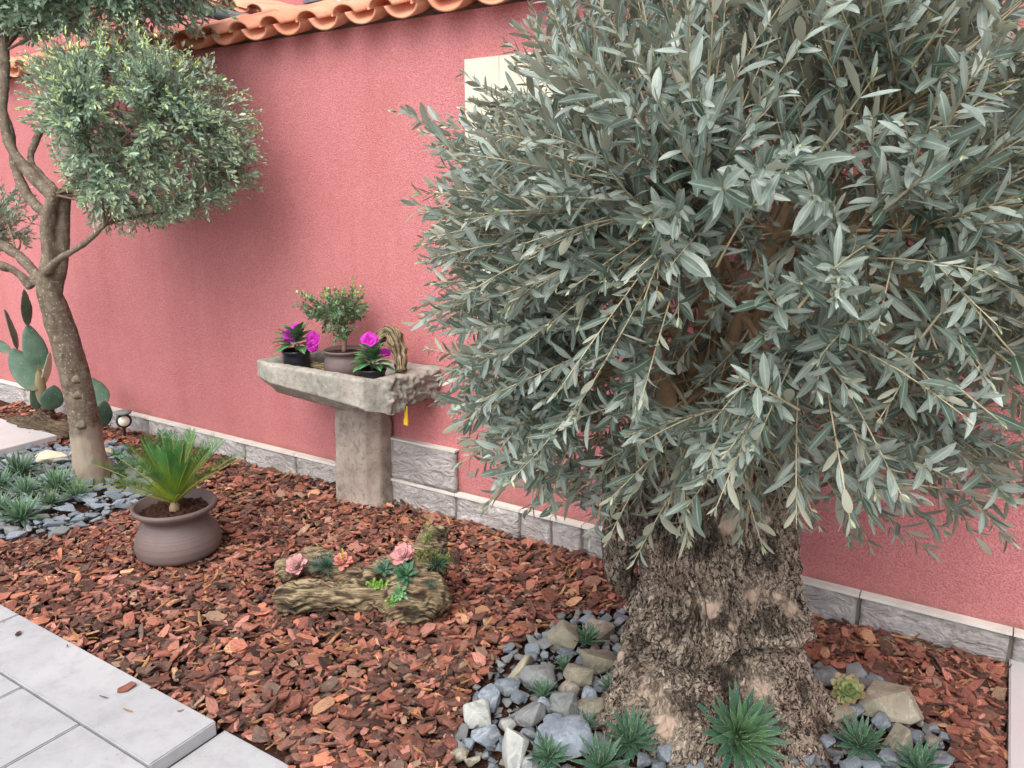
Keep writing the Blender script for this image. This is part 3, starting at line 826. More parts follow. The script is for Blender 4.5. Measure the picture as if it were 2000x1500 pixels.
# ================================================================== STONE BASIN
zt = .78
bas = thing('stone_basin', 'old rectangular stone trough on a stone foot standing against the red wall', 'stone basin', (-2.74, 2.85, 0))
def basin():
    x0, x1, y0, y1 = -3.16, -2.31, 2.53, 2.945
    out = [(x0 + .13, y0), (x1 - .085, y0), (x1, y0 + .10), (x1 + .03, y1), (x0, y1), (x0, y0 + .045)]
    r = []
    for k in range(6):
        a_ = np.array(out[k]); b_ = np.array(out[(k + 1) % 6]); m = max(1, int(np.linalg.norm(b_ - a_) / .008))
        for t in range(m): r.append(a_ + (b_ - a_) * t / m)
    O = np.array(r); n = len(O); cen = np.array([(x0 + x1) / 2, (y0 + y1) / 2])
    def inset(d):
        q = np.clip(O, [x0 + d, y0 + d], [x1 - d, y1 - d]); return q + nrm(cen - q) * d * .25
    foot = np.array([[-2.86, 2.80], [-2.60, 2.93]])
    zl = np.interp(O[:, 0], [-3.16, -2.6, -2.42, -2.31, -2.2], [.695, .66, .645, .618, .63]) + np.clip(O[:, 1] - 2.64, 0, 1) * .05 * (O[:, 0] > x1 - .01)
    rings = []
    def ring(xy, z): rings.append(np.column_stack([xy, np.broadcast_to(z, (len(xy),))]))
    k_ = np.clip(O, foot[0], foot[1])
    dd_ = np.interp(O[:, 0], [-2.62, -2.44], [.085, .008]); un = np.clip(O, np.array([x0, y0]) + dd_[:, None], np.array([x1, y1]) - dd_[:, None] * [1, .2]); zu = zl - np.interp(O[:, 0], [-2.62, -2.44], [.078, .008])
    for t in np.linspace(0, 1, 6): ring(k_ + (un - k_) * t, np.minimum(.575, zu - .004) * (1 - t) + zu * t)
    for t in np.linspace(.15, .92, 6): ring(un + (O - un) * t, zu + (zl - zu) * t)
    for t in np.linspace(0, 1, 18): ring(O, zl + (.770 - zl) * t)
    ring(inset(.006), .777); ring(inset(.014), .781); ring(inset(.03), .781); ring(inset(.045), .779); ring(inset(.052), .770)
    for z in (.755, .74, .725, .71, .70): ring(inset(.058 + (.77 - z) * .2), z)
    V = np.vstack(rings); m = len(rings)
    i = np.arange(m - 1)[:, None] * n; j = np.arange(n)[None]; j2 = (j + 1) % n
    q = np.stack([i + j, i + j2, i + n + j2, i + n + j], -1).reshape(-1, 4)
    V = np.vstack([V, [[cen[0], cen[1], .697]]]); tri = np.stack([np.full(n, len(V) - 1), (m - 1) * n + np.arange(n), (m - 1) * n + (np.arange(n) + 1) % n], -1)
    nv = nrm(np.column_stack([V[:, :2] - cen, np.zeros(len(V))]))
    right = np.clip((V[:, 0] - (x1 - .03)) / .03, 0, 1) * np.clip((.776 - V[:, 2]) / .02, 0, 1)
    rg = 1 - np.abs(fbm(V * 30, 4, 9)); d = fbm(V * 26, 4, 19)
    V = V + nv * (fbm(V * 30, 4, 5) * .0022 + right * ((rg - .6) * .034 + d * .012))[:, None]
    V[:, 2] += right * np.clip((.70 - V[:, 2]) / .06, 0, 1) * d * .02
    V[:, 2] += fbm(V * 50, 3, 4) * .0022
    return V, [tri, q]
vv, pp = basin(); part('basin', vv, pp, M['oldstone'], bas)
# foot: tapering squared pillar with a chamfered front corner
a = Acc(); zs = np.linspace(-.03, .59, 34); sec = []
for z in zs:
    t = z / .6
    xl, xr = -2.875 + .012 * t, -2.59
    yf, yb = 2.775 + .02 * t, 2.935
    poly = [(xl, yf + .02), (xl + .02, yf), (xr - .05, yf), (xr, yf + .06), (xr, yb), (xl, yb)]
    pts = []
    for k in range(6):
        A_ = np.array(poly[k]); B_ = np.array(poly[(k + 1) % 6]); m = max(1, int(np.linalg.norm(B_ - A_) / .018)) if k != 1 else 12
        m = [2, 12, 7, 5, 17, 8][k]
        for s in range(m): pts.append(A_ + (B_ - A_) * s / m)
    sec.append(np.column_stack([pts, np.full(len(pts), z)]))
n = len(sec[0]); V = np.vstack(sec); c_ = np.array([-2.73, 2.86]); nv = nrm(np.column_stack([V[:, :2] - c_, np.zeros(len(V))]))
V = V + nv * (fbm(V * 16, 5, 3) * .006)[:, None]
i = np.arange(len(zs) - 1)[:, None] * n; j = np.arange(n)[None]
part('foot', V, [np.stack([i + j, i + (j + 1) % n, i + n + (j + 1) % n, i + n + j], -1).reshape(-1, 4)], M['footstone'], bas)
ys = WY(793, 795, 2.72); ye = WY(793, 824, 2.72)
a = Acc(); vv, pp = box((ys + ye) / 2, (.018, .004, abs(ys[2] - ye[2]) + .01)); a.add(vv, pp)
vv, pp = box(ye + [0, -.001, -.0], (.024, .006, .03)); a.add(vv, pp)
tag(obj('strap', a.mesh('strap', [M['yellow']], False), loc=ys), 'short yellow strap hanging below the stone basin', 'strap')

# ================================================================== FOLIAGE BUILDERS
def shoots(targets, origins, leafL, leafW, spacing, R, acc, tw, youth=None, start=.35, droop=.0, rtw=.0016, ang=(.6, 1.1), bend=(.0, .5), fold=.22, wav=.06, tip=True, shp={}):
    """twig from origin to target carrying opposite pairs of leaves"""
    for n_, (o_, t_) in enumerate(zip(origins, targets)):
        d = t_ - o_; Ln = np.linalg.norm(d)
        if Ln < .03: continue
        side = nrm(np.cross(d, R.normal(size=3))); mid = (o_ + t_) / 2 + side * Ln * R.normal(0, wav) + np.array([0, 0, Ln * R.uniform(.0, .10)])
        end = t_ + np.array([0, 0, -droop * Ln])
        npt = 7; u = np.linspace(0, 1, npt)[:, None]
        pts = (1 - u) ** 2 * o_ + 2 * u * (1 - u) * mid + u ** 2 * end
        V_, P_, U_ = tube(pts, np.linspace(rtw * 1.6, rtw * .55, npt), 4, False); tw.add(V_, P_, None, U_)
        s0 = start * R.uniform(.6, 1.2)
        m = max(2, int(Ln * (1 - s0) / spacing))
        uu = np.linspace(s0, .995, m) + R.normal(0, .008, m); uu = uu.clip(0, 1)[:, None]
        pp_ = (1 - uu) ** 2 * o_ + 2 * uu * (1 - uu) * mid + uu ** 2 * end
        T = nrm(2 * (1 - uu) * (mid - o_) + 2 * uu * (end - mid))
        ref = nrm(np.cross(T, R.normal(size=3))); b2 = np.cross(T, ref)
        ph = (np.arange(m) * math.pi / 2 + R.uniform(0, 6))[:, None] + R.normal(0, .35, (m, 1))
        for sgn in (0, math.pi):
            keep = R.rand(m) < .86
            rd = np.cos(ph + sgn) * ref + np.sin(ph + sgn) * b2
            al = R.uniform(ang[0], ang[1], (m, 1)) * (1 - .45 * uu ** 3)
            D = T * np.cos(al) + rd * np.sin(al) + R.normal(0, .20, (m, 3))
            Nn = T * np.sin(al) - rd * np.cos(al) + R.normal(0, .45, (m, 3)); Nn[:, 2] += .25
            sz = (1 - .45 * (uu[:, 0] > .93)) * R.uniform(.55, 1.2, m)
            y = np.zeros(m) if youth is None else youth(pp_, uu[:, 0])
            sz = sz * (1 - .35 * y)
            V_, P_, U_ = leaves(pp_[keep], D[keep], Nn[keep], (leafL * sz)[keep], (leafW * sz * R.uniform(.75, 1.2, m))[keep], R.uniform(bend[0], bend[1], m)[keep], fold, side=R.normal(0, .10, keep.sum()), **shp)
            nv_ = 3 * len(shp.get('stations', (1, 1, 1))) + 2; tone = np.repeat(R.rand(keep.sum()) ** 1.2, nv_); yy = np.repeat(y[keep], nv_)
            acc.add(V_, P_, np.stack([tone, yy, tone * 0], -1), U_)
        if tip:
            k = 3
            D = T[-1] + R.normal(0, .3, (k, 3)); V_, P_, U_ = leaves(np.repeat(pp_[-1:], k, 0), D, R.normal(size=(k, 3)), leafL * R.uniform(.2, .38), leafW * .32, .1, fold)
            acc.add(V_, P_, np.tile([[.8, .75, 0]], (k * 11, 1)), U_)
def limb_path(a_, b_, R, n=9, wav=.12, lift=.1):
    d = b_ - a_; L = np.linalg.norm(d); s = nrm(np.cross(d, R.normal(size=3)))
    mid = (a_ + b_) / 2 + s * L * R.uniform(-wav, wav) + np.array([0, 0, L * lift])
    u = np.linspace(0, 1, n)[:, None]
    return (1 - u) ** 2 * a_ + 2 * u * (1 - u) * mid + u ** 2 * b_

# ================================================================== THE OLD OLIVE
R = np.random.RandomState(21)
AX = np.array([-.575, 2.24]); hd = nrm(AX); 
def trow(y, xl, xr):
    out = []
    for x in (xl, xr):
        d = ray(x, y); t = (AX @ hd) / (d[:2] @ hd); out.append(C0 + d * t)
    c = (out[0] + out[1]) / 2; return c, np.linalg.norm(out[0] - out[1]) / 2
rows = [(840, 1235, 1500), (900, 1225, 1525), (960, 1215, 1545), (1010, 1212, 1556), (1060, 1222, 1560), (1110, 1236, 1556), (1160, 1243, 1554), (1200, 1246, 1556), (1225, 1244, 1552), (1250, 1226, 1562), (1290, 1212, 1575), (1340, 1205, 1580), (1375, 1196, 1588), (1405, 1186, 1606)]
cs = [trow(*r) for r in rows]
zz = np.array([c[0][2] for c in cs]); cxy = np.array([c[0][:2] for c in cs]); rr_ = np.array([c[1] for c in cs])
od = np.argsort(zz); zz, cxy, rr_ = zz[od], cxy[od], rr_[od]
olive = thing('olive_tree', 'old olive tree with massive gnarled trunk and silvery green crown', 'tree', (AX[0], AX[1], 0))
NZ, NT = 420, 560
z = np.linspace(-.10, zz[-1] + .10, NZ)
rz_ = np.interp(z, zz, rr_); cx_ = np.interp(z, zz, cxy[:, 0]); cy_ = np.interp(z, zz, cxy[:, 1])
ker = np.hanning(17); ker /= ker.sum()
sm = lambda a_: np.convolve(np.pad(a_, 8, mode='edge'), ker, 'valid')
rz_, cx_, cy_ = sm(rz_), sm(cx_), sm(cy_)
rz_ *= .95; rz_ += np.clip((.16 - z) / .26, 0, 1) ** 1.4 * .12
top = np.clip((z - zz[-1]) / .10, 0, 1); rz_ = rz_ * np.sqrt(1 - (top * .98) ** 2)
th = np.arange(NT) / NT * 2 * math.pi
Z, TH = np.meshgrid(z, th, indexing='ij')
ca, sa = np.cos(TH), np.sin(TH)
Pn = np.stack([ca * .25, sa * .25, Z], -1)
big = fbm(Pn * np.array([5, 5, 4.6]), 3, 31) * .035
lob = (np.cos(TH * 5 + Z * 2.1 + 1.2) * .5 + np.cos(TH * 3 - Z * 3 + .4) * .5) * .020 * np.clip(1.2 - Z * .8, .35, 1.2)
med = fbm(Pn * np.array([16, 16, 9]) + 5, 3, 41) * .012
wv = fbm(Pn * 9, 3, 43)
grain = 1 - np.abs(fbm(np.stack([ca * 7.5 + wv * 1.0, sa * 7.5, Z * 7 + wv * 1.2], -1), 4, 47))
fine = 1 - np.abs(fbm(np.stack([ca * 19 + wv * 2, sa * 19, Z * 26 + wv * 2], -1), 3, 53))
ftaper = np.clip(1 - top, 0, 1)
Rr = rz_[:, None] * (1 - .02) + (big * .95 + lob * .7 + med * 1.2) * ftaper[:, None] + (grain - .6) * .022 + (fine - .6) * .010
# folds: overhanging roll of the upper trunk over the foot
zc = float(trow(1222, 1250, 1550)[0][2]); zw = zc + .02 * np.sin(TH * 2 + 2.0) + .016 * fbm(Pn * 7, 2, 61)
Rr += -.062 * np.exp(-((Z - zw) / .020) ** 2) + .044 * np.exp(-((Z - zw - .055) / .045) ** 2) - .016 * np.exp(-((Z - zw - .20) / .07) ** 2) + .012 * np.exp(-((Z - zw + .05) / .03) ** 2)
th_r = math.atan2(rt[1], rt[0]); low_ = np.clip((.26 - Z) / .34, 0, 1.1) ** 1.5
def dth(a0): return np.abs((TH - a0 + math.pi) % (2 * math.pi) - math.pi)
Rr += (np.clip(1 - np.abs(fbm(np.stack([ca * 8 + wv * .9, sa * 8, Z * 2.4], -1), 3, 71)) * 2.2, 0, 1) * -.022 + .006) * ftaper[:, None]
Rr += low_ * (.15 * np.exp(-(dth(th_r - .25) / .38) ** 2) + .07 * np.exp(-(dth(th_r - 2.7) / .35) ** 2) + .09 * np.exp(-(dth(th_r - 1.25) / .30) ** 2) + .06 * np.exp(-(dth(th_r - 2.0) / .2) ** 2) - .03 * np.exp(-(dth(th_r - 1.65) / .2) ** 2))
Vt = np.stack([cx_[:, None] + ca * Rr, cy_[:, None] + sa * Rr, Z], -1).reshape(-1, 3)
px_, py_ = proj(Vt)
front = ((Vt[:, :2] - np.stack([np.repeat(cx_, NT), np.repeat(cy_, NT)], -1)) @ hd) < .02
def near(x, y):
    d2 = (px_ - x) ** 2 + (py_ - y) ** 2 + np.where(front, 0, 1e6); return Vt[np.argmin(d2)]
scar = np.zeros(len(Vt)); dark = np.zeros(len(Vt)); nv = nrm(np.column_stack([ca.ravel(), sa.ravel(), np.zeros(len(Vt))])); disp = np.zeros(len(Vt))
for (x, y, r, h, k_) in [(1390, 1192, .030, .012, 1), (1463, 1158, .028, .010, .9), (1514, 1165, .022, .012, .8), (1538, 1190, .030, .010, .9), (1283, 1120, .026, .004, .55), (1286, 1150, .022, .004, .5), (1220, 1282, .026, .022, .9),
                         (1300, 1415, .044, -.002, .95), (1262, 1335, .040, .004, .75), (1290, 1350, .030, .004, .7), (1480, 1345, .048, .010, .75), (1440, 1330, .030, .0, .5), (1418, 1020, .040, .012, .9), (1484, 1018, .034, .012, .85), (1545, 1040, .030, .01, .6), (1365, 1170, .020, .006, .6), (1552, 1262, .030, .01, .7), (1330, 1448, .022, .006, .5), (1430, 1220, .026, .008, .5), (1236, 1370, .026, .01, .6)]:
    c = near(x, y); q = (Vt - c); q[:, 2] *= .8
    d = np.linalg.norm(q, axis=1) / r * (1 + .25 * fbm(Vt * 30, 2, 5))
    m_ = np.exp(-(d ** 2) * 1.3); scar = np.maximum(scar, m_ * k_ * 1.1); disp += h * m_
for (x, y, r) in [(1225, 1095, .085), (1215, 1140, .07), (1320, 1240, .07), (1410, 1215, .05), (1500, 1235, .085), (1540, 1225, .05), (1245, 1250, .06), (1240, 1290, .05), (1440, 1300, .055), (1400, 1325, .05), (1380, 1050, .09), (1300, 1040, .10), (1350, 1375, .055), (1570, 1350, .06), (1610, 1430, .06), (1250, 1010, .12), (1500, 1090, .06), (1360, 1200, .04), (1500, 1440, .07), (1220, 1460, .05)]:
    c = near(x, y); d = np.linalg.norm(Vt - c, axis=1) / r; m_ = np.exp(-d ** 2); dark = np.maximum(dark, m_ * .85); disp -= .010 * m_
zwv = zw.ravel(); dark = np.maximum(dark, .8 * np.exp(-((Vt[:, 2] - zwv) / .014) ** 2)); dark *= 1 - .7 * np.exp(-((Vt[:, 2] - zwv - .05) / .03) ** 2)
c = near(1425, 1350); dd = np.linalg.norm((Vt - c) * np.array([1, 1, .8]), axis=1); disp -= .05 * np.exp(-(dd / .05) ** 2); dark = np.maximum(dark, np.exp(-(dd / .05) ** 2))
Vt = Vt + nv * disp[:, None]
i = np.arange(NZ - 1)[:, None] * NT; j = np.arange(NT)[None]; j2 = (j + 1) % NT
q = np.stack([i + j, i + j2, i + NT + j2, i + NT + j], -1).reshape(-1, 4)
part('trunk', Vt, [q], M['oldbark'], olive, col=np.column_stack([scar, dark, big.ravel() * 10 + .5]))
# dark dead lobe on the left flank
a = Acc(); c = near(1236, 1100)
l0 = P(1212, 1050, depth_of(c) + .05); l1 = P(1206, 1100, depth_of(c) + .06); l2 = P(1222, 1155, depth_of(c) + .09)
V_, P_, U_ = tube(smooth_path([l0 + [0, 0, .12], l0, l1, l2], 20), np.interp(np.linspace(0, 1, 20), [0, .3, .65, 1], [.03, .055, .058, .022]), 22); a.add(V_, P_)
V_, N_, q_ = remesh(a, .006); V_ = V_ + N_ * (fbm(V_ * np.array([34, 34, 12]), 4, 3) * .012)[:, None]
part('dead_lobe', V_, [q_], M['oldbark'], olive, label='blackened dead wood lobe on the left flank', col=np.column_stack([np.zeros(len(V_)), np.full(len(V_), .62), np.zeros(len(V_))]))

CC = P(1490, 430, 1.98)            # crown centre
th_top = np.array([cx_[-1], cy_[-1], z[-1] - .12])
SIL = [(1075, -400), (1060, 0), (985, 60), (905, 190), (800, 190), (790, 225), (835, 330), (800, 380), (840, 500), (822, 590), (850, 700), (880, 800), (900, 890), (960, 985), (1030, 1010), (1110, 1000), (1190, 1060), (1260, 1075), (1330, 1040), (1480, 1060), (1550, 1020), (1640, 1040), (1740, 1030), (1830, 1050), (1900, 1015), (1990, 1020), (2400, 1000), (2700, 300), (2400, -500)]
# main limbs and secondary boughs
lim = []
seconds = []
ends = []
for k in range(13):
    az = k * 2.399 + .3; el = [.25, .9, .5, 1.3, .1, .7][k % 6]
    d = np.array([math.cos(az) * math.cos(el), math.sin(az) * math.cos(el), math.sin(el)])
    e = CC + np.array([.42, .42, .40]) * d * R.uniform(.8, 1.1) + np.array([0, 0, -.15])
    e[1] = min(e[1], 2.75); ends.append(e)
ends.append(P(1275, 640, 2.0)); 
for k, e in enumerate(ends):
    s = th_top + np.array([R.uniform(-.12, .12), R.uniform(-.12, .12), R.uniform(-.12, .02)])
    if k == len(ends) - 1:
        pts = smooth_path([P(1310, 850, 2.06), P(1300, 770, 2.03), P(1272, 660, 2.0), P(1262, 590, 1.98), P(1290, 500, 2.0), P(1350, 380, 2.05)], 16)
    else: pts = limb_path(s, e, R, 12, .16, .04)
    r0 = R.uniform(.020, .032)
    V_, P_, U_ = tube(pts, np.linspace(r0, r0 * .42, len(pts)), 12)
    V_ = V_ + 0
    part('limb', V_, P_, M['limb'], olive)
    for q in range(9):
        t = R.uniform(.25, 1); b0 = pts[int(t * (len(pts) - 1))]
        d = nrm(b0 - CC + R.normal(0, .28, 3)); d[2] *= R.uniform(.3, 1.1)
        b1 = b0 + nrm(d + R.normal(0, .45, 3)) * R.uniform(.18, .42); b1[1] = min(b1[1], 2.86)
        x_, y_ = proj(b1)
        if not inpoly(x_, y_, SIL): b1 = b0 + (b1 - b0) * .4
        sp = limb_path(b0, b1, R, 9, .2, .05); seconds.append(sp)
sec_acc = Acc()
for sp in seconds:
    V_, P_, U_ = tube(sp, np.linspace(R.uniform(.005, .010), .003, 9), 7, False); sec_acc.add(V_, P_, None, U_)
obj('boughs', sec_acc.mesh('boughs', [M['limb']]), olive)
SP = np.vstack(seconds)
def crown_targets(n, C, rad3, SILP, R, rlo=.55, rhi=1.04, ylim=2.90, low=.0):
    T = []
    while len(T) < n:
        d = R.normal(size=3); d /= np.linalg.norm(d)
        pw = 2.6; s = (np.abs(d) ** pw).sum() ** (-1 / pw)
        rr0 = R.uniform(rlo ** 3, rhi ** 3) ** (1 / 3)
        p = C + d * s * rad3 * rr0 * (1 + .06 * math.sin(9 * d[0] + 7 * d[2]) )
        if p[1] > ylim: continue
        x_, y_ = proj(p)
        if not inpoly(x_, y_, SILP): continue
        if p[2] < low: continue
        T.append(p)
    return np.array(T)
def nearest_origin(T, S, R, lo=.10, hi=.30, C=None, upw=0.0):
    O = []
    for t in T:
        v = t - S; d = np.linalg.norm(v, axis=1) + 1e-9; want = R.uniform(lo, hi)
        sc = np.abs(d - want) / .08
        if C is not None:
            w = nrm(t - C); w = nrm(w + np.array([0, 0, upw * (.25 + w[2])]) + R.normal(0, .22, 3)); sc = sc - 1.6 * (v @ w) / d
        c = np.argsort(sc)[:4]; o_ = S[c[R.randint(4)]]
        L = np.linalg.norm(t - o_)
        if L > hi * 1.5: o_ = t + (o_ - t) / L * hi * 1.3
        O.append(o_)
    return np.array(O)
T = crown_targets(1900, CC, np.array([.88, .86, .86]), SIL, R, .42)
HOLE = [(1180, 640), (1300, 540), (1450, 560), (1640, 600), (1660, 760), (1500, 820), (1300, 800), (1200, 760)]
tx_, ty_ = proj(T); kp = ~(inpoly(tx_, ty_, HOLE) & (R.rand(len(T)) < .50)); T = T[kp]     # the open heart of the crown
O = nearest_origin(T, SP, R, .12, .30, CC, .6)
T = T + R.normal(0, .03, T.shape)
leafacc = Acc(); twacc = Acc()
shoots(T, O, .063, .0078, .0220, R, leafacc, twacc, start=.22, rtw=.0017, ang=(.45, 1.2), bend=(-.2, .7), shp=LANCE)
LEFTB = [(800, 330), (900, 200), (1050, 150), (1120, 500), (1120, 950), (950, 960), (880, 850), (835, 650), (815, 450)]
TL = crown_targets(330, CC, np.array([.92, .86, .86]), LEFTB, R, .75, 1.06); OL = nearest_origin(TL, SP, R)
shoots(TL, OL, .056, .0066, .019, R, leafacc, twacc, start=.15, rtw=.0014, bend=(-.2, .6), shp=LANCE)
# long loose sprays around the outline
extra = [(775, 205, 2.35, 1000, 300), (800, 385, 2.3, 980, 460), (815, 590, 2.3, 1000, 620), (905, 130, 2.2, 1080, 300), (1010, 40, 2.1, 1180, 240), (840, 250, 2.3, 1010, 360), (855, 775, 2.3, 1010, 700), (950, 975, 2.2, 1110, 830), (1020, 1000, 2.2, 1150, 850), (1185, 1050, 1.75, 1290, 870), (1345, 1050, 1.7, 1330, 860), (1240, 1085, 1.8, 1330, 930), (1490, 1060, 1.7, 1440, 880), (1560, 1000, 1.75, 1530, 850), (1825, 1075, 2.2, 1640, 930), (1980, 1050, 2.15, 1830, 900), (1700, 1060, 2.3, 1600, 900), (1760, 1050, 2.35, 1660, 930), (1920, 1060, 2.1, 1800, 880), (1990, 960, 2.0, 1820, 820), (1880, 1000, 2.1, 1700, 860), (1600, 1020, 2.1, 1560, 870),
         (1180, 1010, 1.9, 1260, 880), (1660, 1000, 1.9, 1560, 850), (1110, 940, 2.0, 1200, 800)]
T2 = np.array([P(x, y, d) for x, y, d, _, _ in extra]); O2 = np.array([P(x, y, d + .05) for _, _, d, x, y in extra])
T2[:, 1] = np.minimum(T2[:, 1], 2.9); O2[:, 1] = np.minimum(O2[:, 1], 2.86)
shoots(T2, O2, .062, .0078, .020, R, leafacc, twacc, start=.15, droop=.05, rtw=.0017, ang=(.45, 1.1), shp=LANCE)
# near sprays reaching toward the viewer
near_s = [(1690, 480, 1.15, 1560, 600), (1490, 560, 1.25, 1560, 640), (1470, 400, 1.25, 1400, 520), (1190, 330, 1.4, 1300, 430), (1330, 150, 1.4, 1440, 260), (1700, 160, 1.15, 1600, 300), (1900, 540, 1.15, 1800, 660), (1450, 740, 1.3, 1560, 800), (1820, 330, 1.2, 1700, 430), (1560, 300, 1.2, 1600, 420), (1080, 460, 1.6, 1200, 520), (1240, 620, 1.5, 1330, 640), (1950, 180, 1.15, 1800, 260), (1600, 700, 1.3, 1660, 640), (1120, 820, 1.55, 1260, 780), (1830, 760, 1.3, 1740, 680), (1260, 860, 1.5, 1400, 800), (1700, 900, 1.4, 1640, 800), (1950, 820, 1.2, 1850, 740), (1380, 900, 1.45, 1440, 780)]
T3 = np.array([P(x, y, d) for x, y, d, _, _ in near_s]); O3 = np.array([P(x, y, d + .14) for _, _, d, x, y in near_s])
shoots(T3, O3, .074, .0080, .023, R, leafacc, twacc, start=.2, rtw=.0019, ang=(.5, 1.15), shp=LANCE)
obj('twigs', twacc.mesh('twigs', [M['twig']]), olive)
obj('crown', leafacc.mesh('crown', [M['oliveleaf']]), olive)

# ================================================================== THE YOUNG TREE AT LEFT
R = np.random.RandomState(33)
base = G(180, 940); tree = thing('young_olive_tree', 'slim cloud pruned tree with rounded leafy crowns at the left before the wall', 'tree', base)
dB = depth_of(base)
def L3(seq): return [P(x, y, d) for x, y, d in seq]
ac = Acc()
def limb(seq, rpx, n=24, ns=16):
    pts = smooth_path(L3(seq), n); ds = np.array([depth_of(p) for p in pts])
    tt = np.concatenate([[0], np.cumsum(np.linalg.norm(np.diff(np.array(L3(seq)), axis=0), axis=1))]); tt /= tt[-1]
    r = np.interp(np.linspace(0, 1, n), tt, rpx) * ds / F
    V_, P_, U_ = tube(pts, r, ns); ac.add(V_, P_); return pts
limb([(182, 950, dB), (172, 880, dB - .07), (160, 800, dB - .14), (140, 710, dB - .22), (112, 620, dB - .3), (95, 560, dB - .35), (98, 500, dB - .38), (92, 440, dB - .42), (105, 380, dB - .45)], [33, 29, 27, 25.5, 26, 22, 15, 13, 12], 50, 26)
limb([(104, 570, dB - .34), (118, 510, dB - .34), (122, 450, dB - .36), (130, 380, dB - .40), (170, 330, dB - .45)], [18, 15, 13, 11, 7])
limb([(105, 385, dB - .45), (60, 340, dB - .42), (22, 290, dB - .42), (5, 220, dB - .42), (8, 150, dB - .42), (10, 60, dB - .42), (40, -60, dB - .42)], [12, 11, 10, 10, 10, 9, 7])
limb([(92, 420, dB - .42), (52, 380, dB - .35), (28, 320, dB - .33), (20, 260, dB - .3), (2, 200, dB - .3)], [10, 9, 8, 7, 6])
limb([(78, 545, dB - .35), (30, 495, dB - .2), (-30, 465, dB - .1), (-120, 430, dB)], [9, 10, 9, 7])
limb([(62, 560, dB - .35), (30, 530, dB - .38), (-40, 510, dB - .42)], [10, 8, 8])
limb([(85, 540, dB - .36), (118, 505, dB - .55), (165, 475, dB - .62), (205, 440, dB - .66)], [8, 8, 6, 4])
limb([(108, 375, dB - .45), (60, 300, dB - .3), (90, 240, dB - .25), (150, 200, dB - .4)], [9, 7, 6, 5])
for (x, y) in ((140, 745), (143, 775), (150, 833)):
    c = P(x + 2, y, dB - .18 - .17); V_, P_, U_ = tube([c + [0, .03, .004], c, c - [0, .008, .004]], [.03, .020, .008], 12); ac.add(V_, P_)
c = P(193, 905, dB - .06); V_, P_, U_ = tube([c + [-.05, .05, -.05], c + [-.01, 0, 0], c + [.004, -.005, .006]], [.06, .040, .018], 12); ac.add(V_, P_)
V_, N_, q_ = remesh(ac, .0085)
V_ = V_ + N_ * (fbm(V_ * np.array([14, 14, 8]), 4, 8) * .006)[:, None]
pb = np.clip((.34 - V_[:, 2] + .04 * fbm(V_ * 12, 2, 1)) / .06, 0, 1)
part('trunk', V_, [q_], M['youngbark'], tree, col=np.column_stack([pb, pb * 0, pb * 0]))
def cloud(C, rad3, SILP, n, name, leafL, R, org, yth=True, nbr=22, dark=False, spacing=.016, ylim=2.88):
    inner = []; tw = Acc(); lf = Acc()
    for k in range(nbr):
        d = nrm(R.normal(size=3)); e = C + d * rad3 * R.uniform(.4, .75); e[1] = min(e[1], ylim)
        s = np.array(org[R.randint(len(org))]); sp = limb_path(s, e, R, 9, .18, .05); inner.append(sp)
        V_, P_, U_ = tube(sp, np.linspace(.007, .003, 9), 6, False); tw.add(V_, P_, None, U_)
    S = np.vstack([sp[3:] for sp in inner])
    T = crown_targets(n, C, rad3, SILP, R, .45, 1.03, ylim)
    O = nearest_origin(T, S, R, .08, .22)
    topz = C[2] + rad3[2] * .05
    def yf(p, u):
        hgt = np.clip((p[:, 2] - (C[2] - rad3[2] * .1)) / (rad3[2] * 1.0), 0, 1)
        return np.clip((u > .72) * (hgt * 1.3 + .22) * (R.rand(len(u)) < .9), 0, 1)
    shoots(T, O, leafL, leafL * .175, spacing, R, lf, tw, youth=yf if yth else None, start=.15, rtw=.0013, ang=(.5, 1.0), bend=(-.1, .3))
    obj('twigs', tw.mesh('twigs', [M['twig2']]), tree); obj(name, lf.mesh(name, [M['oliveleaf2']]), tree)
SA = [(15, 130), (30, 80), (90, 55), (160, 30), (250, 25), (330, 75), (420, 105), (470, 160), (515, 215), (528, 300), (515, 370), (455, 415), (330, 445), (225, 470), (165, 440), (155, 410), (110, 350), (90, 280), (30, 230)]
CA = P(285, 255, dB - .55)
cloud(CA, np.array([.68, .60, .64]), SA, 1250, 'crown', .038, R, L3([(105, 380, dB - .45), (170, 330, dB - .45), (205, 440, dB - .66), (150, 200, dB - .4)]), ylim=2.85)
SB = [(-200, -300), (-200, 60), (20, 90), (80, 85), (200, 70), (330, 80), (420, 100), (470, 95), (475, 40), (455, -60), (300, -300)]
CB = P(180, -60, dB - .35)
cloud(CB, np.array([.95, .62, .45]), SB, 1500, 'crown', .045, R, L3([(8, 100, dB - .42), (40, -60, dB - .42), (10, 60, dB - .42)]), yth=False, ylim=2.9)
SCp = [(-300, 330), (40, 340), (85, 400), (90, 460), (40, 500), (-300, 500)]
CCc = P(-40, 430, dB + .1)
cloud(CCc, np.array([.40, .35, .25]), SCp, 220, 'crown', .036, R, L3([(-30, 465, dB - .1), (30, 495, dB - .2)]), yth=False, nbr=8, ylim=2.9)

